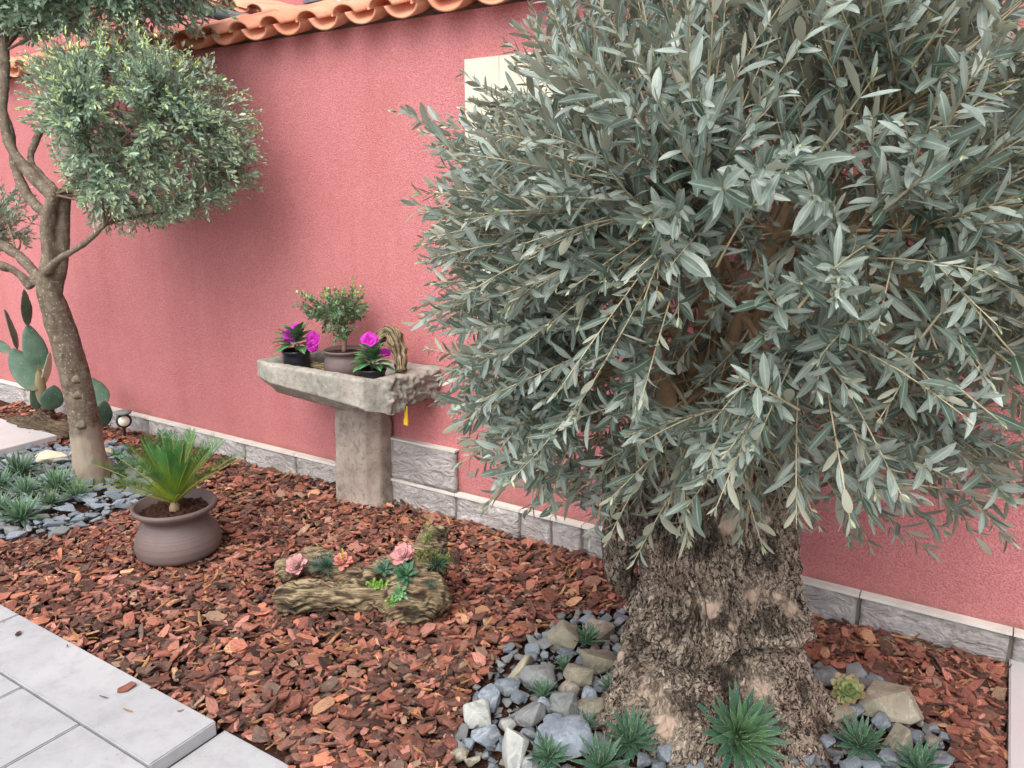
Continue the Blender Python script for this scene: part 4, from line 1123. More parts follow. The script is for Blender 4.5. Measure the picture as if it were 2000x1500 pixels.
# ================================================================== ROSETTE PLANTS
def frame_from_axis(ax):
    ax = nrm(ax); r = nrm(np.cross(ax, [0.3, .9, .1])); return ax, r, np.cross(ax, r)
def rosette(c, ax, n, L, W, R, el=(0.15, 1.35), bend=(-.5, .2), thick=.5, prof=(1, .95, .8, .55, .28), st=(0, .2, .45, .7, .88), c_in=(.1, .25, .1), c_out=(.05, .14, .07), c_tip=None, tipstart=.6, r0=.08, fold=.5, grow=1.0, jitter=.08):
    ax, u, v = frame_from_axis(ax); k = np.arange(n); f = (k + .5) / n    # f=0 centre, 1 outer
    ph = k * 2.39996 + R.uniform(0, 6)
    e = el[1] + (el[0] - el[1]) * f + R.normal(0, jitter, n)
    rd = np.cos(ph)[:, None] * u + np.sin(ph)[:, None] * v
    D = rd * np.cos(e)[:, None] + ax * np.sin(e)[:, None]; Nn = -rd * np.sin(e)[:, None] + ax * np.cos(e)[:, None]
    LL = L * (.45 + .55 * f ** .6 * grow) * R.uniform(.88, 1.12, n)
    Pos = np.asarray(c) + rd * (L * r0 * f)[:, None]
    V_, P_, U_ = fat_leaves(Pos, D, Nn, LL, W * (.6 + .4 * f), thick, R.uniform(bend[0], bend[1], n), prof, st, fold)
    m = len(st) * 6 + 1
    t = U_.reshape(n, m, 2)[..., 1:2]
    ci = np.array(c_in)[None, None]; co = np.array(c_out)[None, None]
    col = ci + (co - ci) * f[:, None, None] + 0 * t
    if c_tip is not None:
        w = np.clip((t - tipstart) / (1 - tipstart), 0, 1) ** 1.2; col = col * (1 - w) + np.array(c_tip)[None, None] * w
    col = col * R.uniform(.8, 1.2, (n, 1, 1))
    return V_, P_, U_, col.reshape(-1, 3)
def m_haworthia():
    m = Mat('toothed_leaf', .5, .35)
    c = m.attr(); u = m.n.new('ShaderNodeSeparateXYZ'); m.l.new(m.tc('UV'), u.inputs[0])
    e = m.math('ABSOLUTE', m.math('SUBTRACT', u.outputs[0], .5))
    band = m.noise(1, 2, .5, vec=m.mp((1, 60, 1), 'UV'))
    edge = m.math('MULTIPLY', m.ramp(e, [(.40, 0.), (.49, 1.)]), m.ramp(band, [(.45, .25), (.6, 1.)]))
    c = m.mix(m.math('MULTIPLY', edge, .75), c, srgb(196, 206, 190))
    sp = m.ramp(m.voro(200), [(.13, .9), (.26, 0.)])
    c = m.mix(m.math('MULTIPLY', sp, .55), c, srgb(186, 200, 180))
    m.color(c); m.bump(m.noise(120, 3), .2, .001); return m.m
M['haw'] = m_haworthia()
def aloe(name, c, ax, r, n, R, label, cat='succulent', group=None, cin=(.085, .17, .085), cout=(.030, .085, .052), W=None, el=(.12, 1.4)):
    a = Acc(); V_, P_, U_, C_ = rosette(c, ax, n, r, (W or r * .115), R, el=el, bend=(-.75, -.05), c_in=cin, c_out=cout, c_tip=(.12, .14, .09), tipstart=.85, thick=.45, r0=.14)
    a.add(V_, P_, C_, U_)
    # bristles at the leaf tips
    m = 31; tips = V_.reshape(n, m, 3)[:, -1]; pr = V_.reshape(n, m, 3)[:, -5]
    for t_, p_ in zip(tips, pr):
        d = nrm(t_ - p_); vb, pb, _ = tube([t_ - d * .001, t_ + d * r * .07], [.0006, .0002], 3, False); a.add(vb, pb, (.45, .42, .32))
    o = obj(name, a.mesh(name, [M['haw']]), loc=c); return tag(o, label, cat, group)
R = np.random.RandomState(55)
upv = np.array([0, 0, 1.0]); tocam = lambda c: nrm(C0 - np.asarray(c))
near_aloes = [
    (1147, 1245, 34, 34, 'lace aloe growing between the brown and tan rocks at the back of the trunk', .4),
    (1100, 1296, 24, 22, 'small lace aloe squeezed between the tall grey green rock and the split tan rock', .3),
    (1062, 1350, 34, 22, 'flat open lace aloe just below the long light grey rock', .2),
    (1192, 1340, 30, 24, 'small dark aloe tucked against the left foot of the old trunk', .3),
    (1148, 1412, 30, 16, 'thin pale seedling aloe left of the trunk flare', .3),
    (1232, 1440, 62, 44, 'plump green lace aloe against the left flare of the old trunk', .5),
    (1072, 1472, 48, 34, 'lace aloe in front of the large blue grey boulder by the lower frame edge', .5),
    (1172, 1488, 56, 36, 'lace aloe at the lower frame edge right of the blue grey boulder', .5),
    (1680, 1448, 56, 44, 'spiky grey green aloe right of the trunk below the sempervivum', .45),
    (1795, 1492, 56, 36, 'low aloe among dark rocks at the lower right', .45)]
for (x, y, rp, n, lb, lean) in near_aloes:
    c = G(x, y + 4, .03); s = depth_of(c) / F
    aloe('lace_aloe', c, upv * (1 - lean) + tocam(c) * lean, rp * s * 1.05, n + 6, R, lb, group='lace aloes around the old olive')
c = near(1448, 1432); d_ = nrm(C0 - c); c = c + np.array([d_[0], d_[1], 0]) * .012
aloe('lace_aloe', c, tocam(c) * .72 + upv * .22 + np.array([.3, 0, 0]), 92 * depth_of(c) / F, 72, R, 'largest lace aloe growing out of the hollow in the foot of the old trunk', group='lace aloes around the old olive', cin=(.10, .20, .07), el=(.05, 1.35))
# sempervivum
def echeveria(name, c, ax, r, n, label, cin, cout, ctip, R, ts=.35, el=(.05, 1.12), Wf=.32, cat='succulent', group=None):
    a = Acc(); V_, P_, U_, C_ = rosette(c, ax, n, r, r * Wf, R, el=el, bend=(-.55, -.1), thick=.25, prof=(.40, .62, .9, .92, .42), st=(0, .25, .5, .74, .92), c_in=cin, c_out=cout, c_tip=ctip, tipstart=ts, r0=.12, fold=.5)
    a.add(V_, P_, C_, U_); o = obj(name, a.mesh(name, [M['succ']]), loc=c); return tag(o, label, cat, group)
c = G(1655, 1348, .075); echeveria('houseleek', c, upv * .35 + tocam(c) * .65, 33 * depth_of(c) / F, 40, 'green hearted houseleek with dull red leaf tips on the rocks right of the trunk', (.30, .52, .18), (.24, .34, .14), (.34, .13, .10), R, .55)
# slate bed plants at left: denser, narrow leaves
left_aloes = [(38, 918, 52, 'dark upright striped rosette nearest the marble slab', (.05, .12, .06)), (112, 945, 52, 'striped rosette left of the young trunk, behind the pale tufts', (.08, .17, .085)), (150, 960, 40, 'striped rosette touching the foot of the young trunk', (.09, .18, .09)),
              (-5, 945, 48, 'striped rosette cut by the left frame edge below the dark one', (.07, .16, .085)), (50, 955, 44, 'greyish striped rosette in the middle of the left clump', (.10, .19, .11)), (98, 975, 34, 'short striped rosette on the slates in front of the clump', (.09, .17, .085)),
              (42, 1003, 54, 'lowest and widest striped rosette of the left clump', (.08, .17, .085)), (-8, 990, 46, 'striped rosette low at the left frame edge', (.08, .17, .085)), (237, 905, 26, 'small rosette in the slates between young trunk and palm pot, upper one', (.10, .18, .10)), (243, 943, 24, 'small rosette in the slates between young trunk and palm pot, lower one', (.09, .16, .08))]
for (x, y, rp, lb, ci) in left_aloes:
    c = G(x, y + 6, .03); s = depth_of(c) / F
    aloe('striped_rosette', c, upv * .75 + tocam(c) * .25, rp * s * 1.0, 58 if rp > 30 else 24, R, lb, group='striped rosettes under the young tree', cin=tuple(v * 1.3 for v in ci), cout=tuple(v * .7 for v in ci), W=rp * s * .068)

# ================================================================== ROCKS
def rock_mesh(name, rx, ry, rz, R, mat, nv=15, bevel=.10, flat=.0):
    bm = bmesh.new()
    for k in range(nv):
        d = nrm(R.normal(size=3)); d = np.sign(d) * np.abs(d) ** .8; d = d / np.linalg.norm(d) * R.uniform(.85, 1.05)
        bm.verts.new((d[0] * rx, d[1] * ry, d[2] * rz))
    r = bmesh.ops.convex_hull(bm, input=bm.verts[:])
    bmesh.ops.delete(bm, geom=[g for g in r['geom_interior'] if isinstance(g, bmesh.types.BMVert)], context='VERTS')
    bmesh.ops.dissolve_limit(bm, angle_limit=rad(14), verts=bm.verts[:], edges=bm.edges[:])
    mn = min(rx, ry, rz)
    bmesh.ops.bevel(bm, geom=bm.edges[:], offset=mn * bevel, segments=2, profile=.6, affect='EDGES', clamp_overlap=True)
    bmesh.ops.triangulate(bm, faces=bm.faces[:])
    bmesh.ops.subdivide_edges(bm, edges=[e for e in bm.edges if e.calc_length() > mn * .5], cuts=2, use_grid_fill=True)
    sd_ = R.randint(100)
    P_ = np.array([v.co[:] for v in bm.verts]); nn = fbm(P_ / mn * 1.1 + sd_, 3, sd_) * mn * .06
    for v, k in zip(bm.verts, nn): v.co += Vector(nrm(np.array(v.co[:]))) * float(k)
    me = bpy.data.meshes.new(name); bm.to_mesh(me); bm.free(); me.materials.append(M[mat])
    for p in me.polygons: p.use_smooth = False
    me.shade_smooth()
    me.set_sharp_from_angle(angle=rad(28))
    return me
R = np.random.RandomState(77)
rocks = [
 (1100, 1245, 52, 66, 'tan', 'upright grey green rock with pale left face at the back edge of the pile', 0),
 (1165, 1236, 66, 46, 'brown', 'dark brown rock behind the lace aloe, next to the bark chips', 0),
 (1210, 1214, 22, 28, 'slate', 'small blue grey stone touching the back of the trunk', 0),
 (1172, 1290, 76, 56, 'tan', 'big smooth tan boulder beside the trunk waist', 1),
 (1008, 1300, 66, 64, 'tan', 'rounded beige rock at the upper left corner of the pile', 0),
 (1056, 1322, 84, 46, 'grey', 'long light grey rock between the beige rock and small aloe', 0),
 (1132, 1318, 52, 52, 'tan', 'split tan rock with pointed top left of the big tan boulder', 1),
 (1192, 1334, 44, 30, 'grey', 'grey stone behind the dark aloe at the foot of the trunk', 0),
 (1112, 1346, 38, 32, 'brown', 'brownish wedge below the split tan rock', 0),
 (1152, 1356, 34, 28, 'slate', 'small dark blue stone between brown wedge and trunk', 1),
 (990, 1342, 50, 34, 'slate', 'blue grey stone right under the rounded beige rock', 0),
 (955, 1364, 40, 52, 'slate', 'tall blue stone leaning at the left edge of the pile', 0),
 (932, 1396, 52, 54, 'pale', 'whitish angular rock at the far left edge of the pile', 0),
 (1020, 1388, 76, 62, 'grey', 'broad grey rock in the middle of the pile with a small stone on it', 0),
 (1100, 1380, 60, 50, 'grey', 'squarish grey rock right of the broad grey rock', 0),
 (1157, 1380, 48, 42, 'tan', 'flat grey tan stone close to the left flare of the trunk', 0),
 (987, 1414, 40, 26, 'pale', 'small pale stone below the broad grey rock', 1),
 (950, 1434, 46, 46, 'slate', 'blue stone below the whitish angular rock', 0),
 (1110, 1445, 112, 84, 'slate', 'largest blue grey boulder of the pile', 0),
 (990, 1468, 74, 78, 'pale', 'large pale grey slab like rock at the bottom of the pile', 1),
 (1034, 1436, 34, 30, 'slate', 'small dark blue stone between pale slab and blue grey boulder', 0),
 (1064, 1380, 28, 38, 'slate', 'narrow blue stone wedged between the two grey rocks', 1),
 (925, 1484, 32, 26, 'tan', 'small beige pebble in the bark at the lower left of the pile, right one', 0),
 (897, 1474, 32, 28, 'tan', 'small beige pebble in the bark at the lower left of the pile, left one', 0),
 (1030, 1490, 38, 38, 'grey', 'grey stone at the bottom frame edge left of the aloe', 0),
 (1256, 1484, 34, 30, 'slate', 'small blue stone below the plump aloe', 1),
 (1577, 1322, 32, 48, 'slate', 'upright blue stone touching the right side of the trunk', 0),
 (1614, 1324, 54, 40, 'grey', 'grey stone behind the houseleek', 0),
 (1600, 1352, 44, 34, 'grey', 'rounded grey stone left of the houseleek', 0),
 (1722, 1372, 116, 76, 'tan', 'long flat olive grey slab right of the houseleek', 0),
 (1634, 1398, 72, 48, 'tan', 'olive grey rock under the houseleek, against the trunk flare', 0),
 (1672, 1392, 42, 32, 'slate', 'blue grey stone directly below the houseleek', 1),
 (1712, 1410, 44, 42, 'slate', 'violet blue stone under the long olive slab', 1),
 (1753, 1442, 60, 50, 'tan', 'rounded olive grey stone right of the spiky aloe', 0),
 (1818, 1474, 82, 62, 'slate', 'dark blue grey rock at the lower right end of the pile', 0),
 (1736, 1484, 38, 44, 'slate', 'dark violet stone between spiky aloe and low aloe', 0),
 (1632, 1372, 36, 26, 'grey', 'small grey stone just below left of the houseleek', 0)]
PLACED = []
for (x, y, w, h, mt, lb, lvl) in rocks:
    c = G(x, y + h * .12, .0); s = depth_of(c) / F
    rx = w * s * .70; rz = h * s * .66; ry = (rx + rz) / 2 * R.uniform(.8, 1.05)
    me = rock_mesh('rock', rx, ry, rz * .85, R, mt, nv=R.randint(11, 17))
    o = bpy.data.objects.new('rock', me); COL.objects.link(o)
    lift = rz * .35 + lvl * .012
    o.location = Vector(G(x, y, lift)); o.rotation_euler = (R.uniform(-.2, .2), R.uniform(-.2, .2), YAW + R.uniform(-.35, .35))
    tag(o, lb, 'rock', 'rocks piled round the old olive'); PLACED.append((o.location.x, o.location.y, rx))
# infill stones between them
kinds = ['slate', 'grey', 'slate', 'grey', 'slate', 'slate', 'brown']
protos = [rock_mesh('rock', 1, .8, .6, R, k, 13) for k in kinds for _ in range(2)]
cnt = 0; tries = 0
xs_ = [p[0] for p in ROCK_A]; ys_ = [p[1] for p in ROCK_A]
while cnt < 290 and tries < 40000:
    tries += 1
    x = R.uniform(-1.55, .1); y = R.uniform(1.45, 2.75)
    if not inpoly(x, y, ROCK_A): continue
    if np.hypot(x - AX[0], y - AX[1]) < .30: continue
    s = R.uniform(.018, .048)
    if any(math.hypot(x - a_, y - b_) < (r_ + s) * .50 for a_, b_, r_ in PLACED): continue
    o = bpy.data.objects.new('rock', protos[R.randint(len(protos))]); COL.objects.link(o)
    o.location = (x, y, s * .2); o.scale = (s, s * R.uniform(.8, 1.2), s * R.uniform(.7, 1.2)); o.rotation_euler = (R.uniform(-.5, .5), R.uniform(-.5, .5), R.uniform(0, 6))
    tag(o, 'small angular stone filling a gap in the rock pile round the old trunk', 'stone', 'small stones in the gaps of the rock pile'); PLACED.append((x, y, s)); cnt += 1
def gravel(name, poly, n, smin, smax, x0, x1, y0, y1, pal, seed, label):
    R9 = np.random.RandomState(seed); a = Acc()
    base9 = []
    for k in range(5):
        me9 = rock_mesh('t', 1, .7, .45, R9, 'slate', 9, .10); v9 = np.zeros(len(me9.vertices) * 3, np.float32); me9.vertices.foreach_get('co', v9)
        me9.calc_loop_triangles(); t9 = np.zeros(len(me9.loop_triangles) * 3, np.int32); me9.loop_triangles.foreach_get('vertices', t9); base9.append((v9.reshape(-1, 3), t9.reshape(-1, 3))); bpy.data.meshes.remove(me9)
    c9 = 0
    while c9 < n:
        x, y = R9.uniform(x0, x1), R9.uniform(y0, y1)
        if not inpoly(x, y, poly): continue
        s9 = R9.uniform(smin, smax); v9, t9 = base9[R9.randint(5)]; e9 = Euler((R9.normal(0, .3), R9.normal(0, .3), R9.uniform(0, 6.28))).to_matrix()
        a.add((v9 * s9) @ np.array(e9).T + [x, y, R9.uniform(-.012, .006)], [t9], np.array(pal[R9.randint(len(pal))]) * R9.uniform(.7, 1.1)); c9 += 1
    m9 = Mat('gravel', .85, .25); m9.color(m9.mix(m9.math('MULTIPLY', m9.noise(60, 4), .5), m9.attr(), (.05, .05, .055))); m9.bump(m9.noise(90, 5, .7), .5, .004)
    me = a.mesh(name, [m9.m], True); me.shade_smooth(); me.set_sharp_from_angle(angle=rad(28))
    tag(obj(name, me), label, 'gravel', kind='stuff')
gp = [srgb(100, 107, 114), srgb(122, 126, 128), srgb(90, 96, 104), srgb(134, 130, 120)]
gravel('slate_gravel', ROCK_B, 2000, .010, .028, -6, -3.0, 1.3, 2.8, gp, 5, 'small slate fragments filling the gaps under the young tree')
gravel('rock_gravel', ROCK_A, 1500, .008, .022, -1.6, .12, 1.3, 2.8, gp, 6, 'small grey fragments filling the gaps of the rock pile round the old trunk')
# flat slates under the young tree
slp = [rock_mesh('slate', 1, .52, .30, R, 'slate', 12, .14) for _ in range(9)] + [rock_mesh('slate', 1, .62, .3, R, 'grey', 12, .14) for _ in range(3)]
pl = []; cnt = 0; tries = 0
while cnt < 295 and tries < 30000:
    tries += 1
    x = R.uniform(-5.6, -3.1); y = R.uniform(1.4, 2.7)
    if not inpoly(x, y, ROCK_B): continue
    qx, qy = proj((x, y, 0))
    if qx < -120: continue
    s = R.choice([R.uniform(.030, .045), R.uniform(.045, .082)], p=[.4, .6])
    if any(math.hypot(x - a_, y - b_) < (r_ + s) * .46 for a_, b_, r_ in pl): continue
    if math.hypot(x - base[0], y - base[1]) < .10: continue
    o = bpy.data.objects.new('slate', slp[R.randint(len(slp))]); COL.objects.link(o)
    o.location = (x, y, s * .22 + R.uniform(0, .012)); o.scale = (s, s * R.uniform(.75, 1.15), s * R.uniform(.8, 1.3)); o.rotation_euler = (R.uniform(-.3, .3), R.uniform(-.3, .3), YAW + R.uniform(-.7, .7))
    tag(o, 'flat blue grey slate lying in the bed under the young tree', 'slate', 'slates under the young tree'); pl.append((x, y, s)); cnt += 1
for (x, y, w, h, lb) in [(98, 893, 70, 30, 'long cream stone edging the slates left of the young trunk'), (150, 884, 42, 26, 'cream stone partly hidden behind the young trunk, on its left'), (196, 882, 50, 24, 'pointed cream stone sticking out to the right of the young trunk')]:
    c = G(x, y, .03); s = depth_of(c) / F
    me = rock_mesh('edging_stone', w * s * .55, w * s * .3, h * s * .5, R, 'cream_rock', 14); o = bpy.data.objects.new('edging_stone', me); COL.objects.link(o); o.location = Vector(c); o.rotation_euler = (0, 0, YAW); tag(o, lb, 'stone', 'cream edging stones')
# marble step slab at far left
c = G(112, 850, .06)
slb = slab('marble_slab', c[0] - 1.5, c[0], c[1] - .55, c[1], .06, .05, 'marble', bev=.003); del slb['kind']
tag(slb, 'polished white marble stepping slab at the left edge of the bark bed', 'stone slab')

# ================================================================== PRICKLY PEAR
cactus = thing('prickly_pear', 'prickly pear cactus with flat green pads behind the young trunk', 'cactus', WY(95, 835, 2.70))
R = np.random.RandomState(91)
def pad(b_, t_, wpx, Yp, yaw, pale=0, wood=0, th=.16):
    A_, B_ = WY(*b_, Yp), WY(*t_, Yp); ax = B_ - A_; L = np.linalg.norm(ax); ax = ax / L
    n0 = nrm(C0 - A_); n0 = nrm(n0 - ax * (n0 @ ax)); sd2 = np.cross(ax, n0)
    nrm_ = n0 * math.cos(yaw) + sd2 * math.sin(yaw); sd2 = np.cross(ax, nrm_)
    w = wpx * depth_of(A_) / F / 2
    ns, nt = 26, 22; V_ = []
    for k in range(nt + 1):
        t = k / nt; prof = math.sin(math.pi * min(1, t ** .78)) ** .62 if 0 < t < 1 else .03; prof = max(prof, .22 * (1 - t))
        for j in range(ns):
            a_ = j / ns * 2 * math.pi; V_.append(A_ + ax * L * t + sd2 * math.cos(a_) * w * prof + nrm_ * math.sin(a_) * w * th * prof ** .6 + nrm_ * .03 * L * math.sin(t * 3.1))
    V_ = np.array(V_); i = np.arange(nt)[:, None] * ns; j = np.arange(ns)[None]
    q = np.stack([i + j, i + (j + 1) % ns, i + ns + (j + 1) % ns, i + ns + j], -1).reshape(-1, 4)
    tt = np.repeat(np.linspace(0, 1, nt + 1), ns)
    V_ = V_ + (fbm(V_ * 20, 2, 4) * .002)[:, None]
    part('pad', V_, [q], M['pad'], cactus, col=np.column_stack([np.full(len(V_), pale), np.clip(wood + .5 * np.clip(1 - tt * 8, 0, 1), 0, 1), tt]))
pad((80, 722), (53, 634), 42, 2.66, .1); pad((70, 762), (24, 680), 48, 2.62, .15); pad((34, 682), (8, 604), 30, 2.62, 1.2); pad((19, 690), (-22, 660), 22, 2.60, .4)
pad((54, 636), (46, 565), 24, 2.66, .7); pad((84, 755), (96, 688), 30, 2.70, 1.1, pale=.75); pad((82, 790), (76, 716), 20, 2.66, 0, wood=.7, th=.7); pad((98, 800), (106, 752), 40, 2.64, .1)
pad((72, 800), (68, 740), 24, 2.68, .3); pad((205, 790), (163, 735), 42, 2.72, .2); pad((196, 836), (203, 782), 36, 2.70, .3)

# old gnarled log by the cactus, ground spotlight
def woodlog(name, paths, voxel, amp, fr, grain_dir, dark=None, seed=0):
    a = Acc()
    for pts, r in paths:
        n = 26; pp_ = smooth_path(pts, n); rr0 = np.interp(np.linspace(0, 1, n), np.linspace(0, 1, len(r)), r)
        V_, P_, U_ = tube(pp_, rr0, 22); a.add(V_, P_)
    V_, N_, q_ = remesh(a, voxel)
    g = nrm(grain_dir); s1 = nrm(np.cross(g, [0, 0, 1])); s2 = np.cross(g, s1)
    Q = np.stack([V_ @ g * fr * .16, V_ @ s1 * fr, V_ @ s2 * fr], -1)
    w_ = fbm(V_ * 9, 2, seed)
    n1 = 1 - np.abs(fbm(Q + w_[:, None] * .8, 4, seed)); n2 = fbm(V_ * 14, 3, seed + 3)
    n3 = 1 - np.abs(fbm(Q * 2.3 + w_[:, None], 3, seed + 7))
    V2 = V_ + N_ * ((n1 - .6) * amp + n2 * amp * .9 + (n3 - .6) * amp * .35)[:, None]
    ang = np.arctan2(V_ @ s1 - (V_ @ s1).mean(), V_ @ s2 - (V_ @ s2).mean())
    uv = np.stack([(V_ @ s1) * 6 + (V_ @ s2) * 6 + 10, V_ @ g * 6 + 10], -1)
    dk = np.clip((.66 - n1) * 2.4, 0, .85)
    if dark is not None: dk = np.maximum(dk, dark(V_))
    return V2, [q_], uv, np.column_stack([n1, dk, n1])
c0 = G(20, 822, .04); c1 = G(75, 832, .05); c2 = G(135, 848, .05)
V_, P_, U_, C_ = woodlog('old_log', [([c0, c1, c2], [.045, .085, .06]), ([c1 + [0, 0, .03], G(95, 800, .06)], [.05, .04]), ([G(110, 838, .05), G(128, 858, .02)], [.05, .05])], .009, .022, 26, c2 - c0, dark=lambda v: np.full(len(v), .6), seed=12)
tag(obj('old_log', mkmesh('old_log', V_, P_, M['drift'], uv=U_, col=C_), loc=c1), 'dark gnarled log lying at the foot of the prickly pear', 'log')
lc = WY(240, 834, 2.80); lc[2] = 0; lamp = thing('ground_spotlight', 'small black ground spotlight with round pale lens against the plinth left of the palm', 'spotlight', lc)
hd_c = WY(242, 822, 2.78); dv = nrm(nrm(C0 - hd_c) + np.array([.0, 0, -.15]))
V_, P_, U_ = tube([hd_c - dv * .06, hd_c - dv * .05, hd_c, hd_c + dv * .012], [.028, .046, .048, .046], 28); part('housing', V_, P_, M['blackmetal'], lamp)
V_, P_, U_ = tube([hd_c + dv * .010, hd_c + dv * .018], [.036, .034], 28); part('lens', V_, P_, M['white'], lamp)
V_, P_, U_ = tube([lc + [0, 0, -.02], hd_c - dv * .03], [.008, .008], 10); part('spike', V_, P_, M['blackmetal'], lamp)
hc = hd_c + np.array([0, 0.0, .062]); V_, P_, U_ = tube([hc + [0, 0, -.012], hc, hc + [0, 0, .006]], [.05, .054, .04], 28); part('cap', V_, P_, m_simple('grey_cap', srgb(110, 112, 112), srgb(130, 132, 130), 20), lamp)

# ================================================================== SAGO PALM IN POT
R = np.random.RandomState(101)
pc = G(352, 1083); dp = depth_of(pc + np.array([0, 0, .15])); s = dp / F
palm = thing('potted_sago_palm', 'sago palm with stiff green fronds in a large brown clay pot', 'potted plant', pc)
Rm = 78 * s; H = .255
prof = [(.0, .0), (.55, 0), (.66, .012), (.80, .05), (.98, .14), (1.02, .25), (1.0, .38), (.92, .52), (.80, .64), (.745, .70), (.74, .74), (.80, .80), (.90, .86), (.985, .92), (1.0, .955), (.99, .985), (.96, 1.0), (.92, .99), (.89, .96), (.82, .90), (.76, .84)]
pr = [(r * Rm, h * H) for r, h in prof]
a = Acc(); prs = []
pra = np.array(pr); tt_ = np.arange(len(pra)); prd = smooth_path(np.column_stack([pra, np.zeros(len(pra))]), 120)[:, :2]; prd[:, 0] = np.maximum(prd[:, 0], 0)
prd[:, 0] += .0004 * np.sin(prd[:, 1] * 520) + .0003 * np.sin(prd[:, 1] * 1300)
V_, P_ = lathe(prd, pc, 72); part('pot', V_, P_, M['clay'], palm)
a = Acc(); n = 26
rr0 = np.linspace(0, 1, n) ** .7 * Rm * .84; th_ = np.arange(60) / 60 * 2 * math.pi
V_ = np.array([[pc[0] + r * math.cos(t), pc[1] + r * math.sin(t), pc[2] + H * .86] for r in rr0 for t in th_]); V_[:, 2] += fbm(V_ * 70, 4, 3) * .008
i = np.arange(n - 1)[:, None] * 60; j = np.arange(60)[None]; q = np.stack([i + j, i + (j + 1) % 60, i + 60 + (j + 1) % 60, i + 60 + j], -1).reshape(-1, 4)
part('soil', V_, [q], M['soil'], palm)
stem_c = pc + np.array([0, 0, H * .86]); 
V_, P_, U_ = tube([stem_c + [0, 0, -.02], stem_c + [0, 0, .02], stem_c + [0, 0, .05]], [.020, .020, .010], 20); V_ = V_ + (fbm(V_ * 120, 3, 2) * .005)[:, None]
part('stem', V_, P_, M['limb'], palm)
NF = 34
for k in range(NF):
    f = (k + .5) / NF; ph = k * 2.39996 + .5; el = 1.44 - .92 * f ** .9 + R.normal(0, .05); LN = R.uniform(.34, .39) * (.84 + .16 * f)
    d0 = np.array([math.cos(ph) * math.cos(el), math.sin(ph) * math.cos(el), math.sin(el)]); out_ = np.array([math.cos(ph), math.sin(ph), 0])
    npt = 12; u = np.linspace(0, 1, npt)
    pts = stem_c + np.array([0, 0, .03]) + d0 * (u * LN)[:, None] + out_ * (u ** 2 * .05 * f)[:, None] - np.array([0, 0, 1]) * (u ** 2.4 * .035 * f)[:, None]
    a = Acc(); V_, P_, U_ = tube(pts, np.linspace(.0036, .0012, npt), 5, False)
    a.add(V_, P_, (.30, .30, .06))
    T_, N_, B_ = frame_along(pts)
    m = 46; uu = np.linspace(.10, 1, m); ip = lambda A: np.stack([np.interp(uu, u, A[:, c]) for c in range(3)], -1)
    cc = ip(pts); TT = nrm(ip(T_)); side = nrm(np.cross(TT, out_[None] * .3 + np.array([[0, 0, 1]]) * (-1) if False else np.cross(out_, [0, 0, 1])[None] * 0 + out_[None]))
    nm = nrm(np.cross(side, TT)); nm = np.where((nm @ np.array([0, 0, 1.]))[:, None] < 0, -nm, nm)
    lenp = .070 * np.sin(np.clip(.18 + uu * .80, 0, 1) * math.pi) ** .6 + .012
    for sg in (-1, 1):
        D = TT * .80 + side * sg * .62 + nm * .34 + R.normal(0, .03, (m, 3))
        V_, P_, U_ = leaves(cc, D, nm, lenp, .0013, -.25, .25, prof=(.95, 1, .7))
        t = U_[:, 1]; q_ = np.repeat(uu, 11)
        g_ = np.clip(1 - q_ * 1.35, 0, 1)[:, None] * np.array([[1, 1, 1]])
        c1 = np.array(srgb(48, 108, 56)); c2 = np.array(srgb(170, 190, 52))
        a.add(V_, P_, c1 + (c2 - c1) * (g_ * .85 + .10 * R.rand()), U_)
    obj('frond', a.mesh('frond', [M['succ']]), palm)

# ================================================================== DRIFTWOOD LOG WITH SUCCULENTS
A0 = G(538, 1172, .055); A1 = G(640, 1165, .065); A2 = G(735, 1160, .075); A3 = G(825, 1168, .085); A4 = G(858, 1150, .10)
B0 = G(548, 1118, .05); B1 = G(600, 1100, .06); B2 = G(668, 1120, .05); B3 = G(735, 1145, .06)
dA = depth_of(A4)
D0 = P(800, 1130, dA + .03); D1 = P(838, 1085, dA + .07); D2 = P(848, 1035, dA + .10)
logpaths = [([A0, A0 * .5 + A1 * .5 + np.array([0, 0, .012]), A1 + np.array([0, 0, -.006]), A2 + np.array([0, 0, .004]), A3, A4], [.044, .056, .050, .064, .098, .080]), ([B0, B1, B2, B3], [.044, .066, .038, .045]), ([A3, D0, D1, D2], [.10, .096, .086, .044]), ([A2 + np.array([0, .04, .03]), D0], [.06, .06]), ([P(770, 1110, dA + .04), P(720, 1135, dA + .0)], [.055, .055])]
gd = A3 - A0
V_, P_, U_, C_ = woodlog('driftwood_log', logpaths, .0060, .015, 42, gd, dark=None, seed=21)
LV = V_.copy()
tag(obj('driftwood_log', mkmesh('driftwood_log', V_, P_, M['drift'], uv=U_, col=C_), loc=A2), 'forked weathered driftwood log planted with succulents on the bark chips', 'log')
lpx, lpy = proj(LV); ld = (LV - C0) @ fw
def on_log(x, y, lift=.012):
    d2 = (lpx - x) ** 2 + (lpy - y) ** 2; k = np.where(d2 < 64)[0]
    if len(k) == 0: return LV[np.argmin(d2)] + tocam(LV[np.argmin(d2)]) * lift
    k = k[np.argmin(ld[k])]; return LV[k] + tocam(LV[k]) * lift
R = np.random.RandomState(131)
sl_ = dA / F
def tuft(name, c, rpx, n, lb, ci, co, ax=None, W=.07, cat='succulent', el=(.25, 1.45), group=None):
    r = rpx * sl_; a = Acc(); ax = upv * .6 + tocam(c) * .4 if ax is None else ax
    V_, P_, U_, C_ = rosette(c, ax, n, r, r * W, R, el=el, bend=(-.4, .2), c_in=ci, c_out=co, thick=.6, r0=.35, jitter=.16)
    a.add(V_, P_, C_, U_); return tag(obj(name, a.mesh(name, [M['succ']]), loc=c), lb, cat, group)
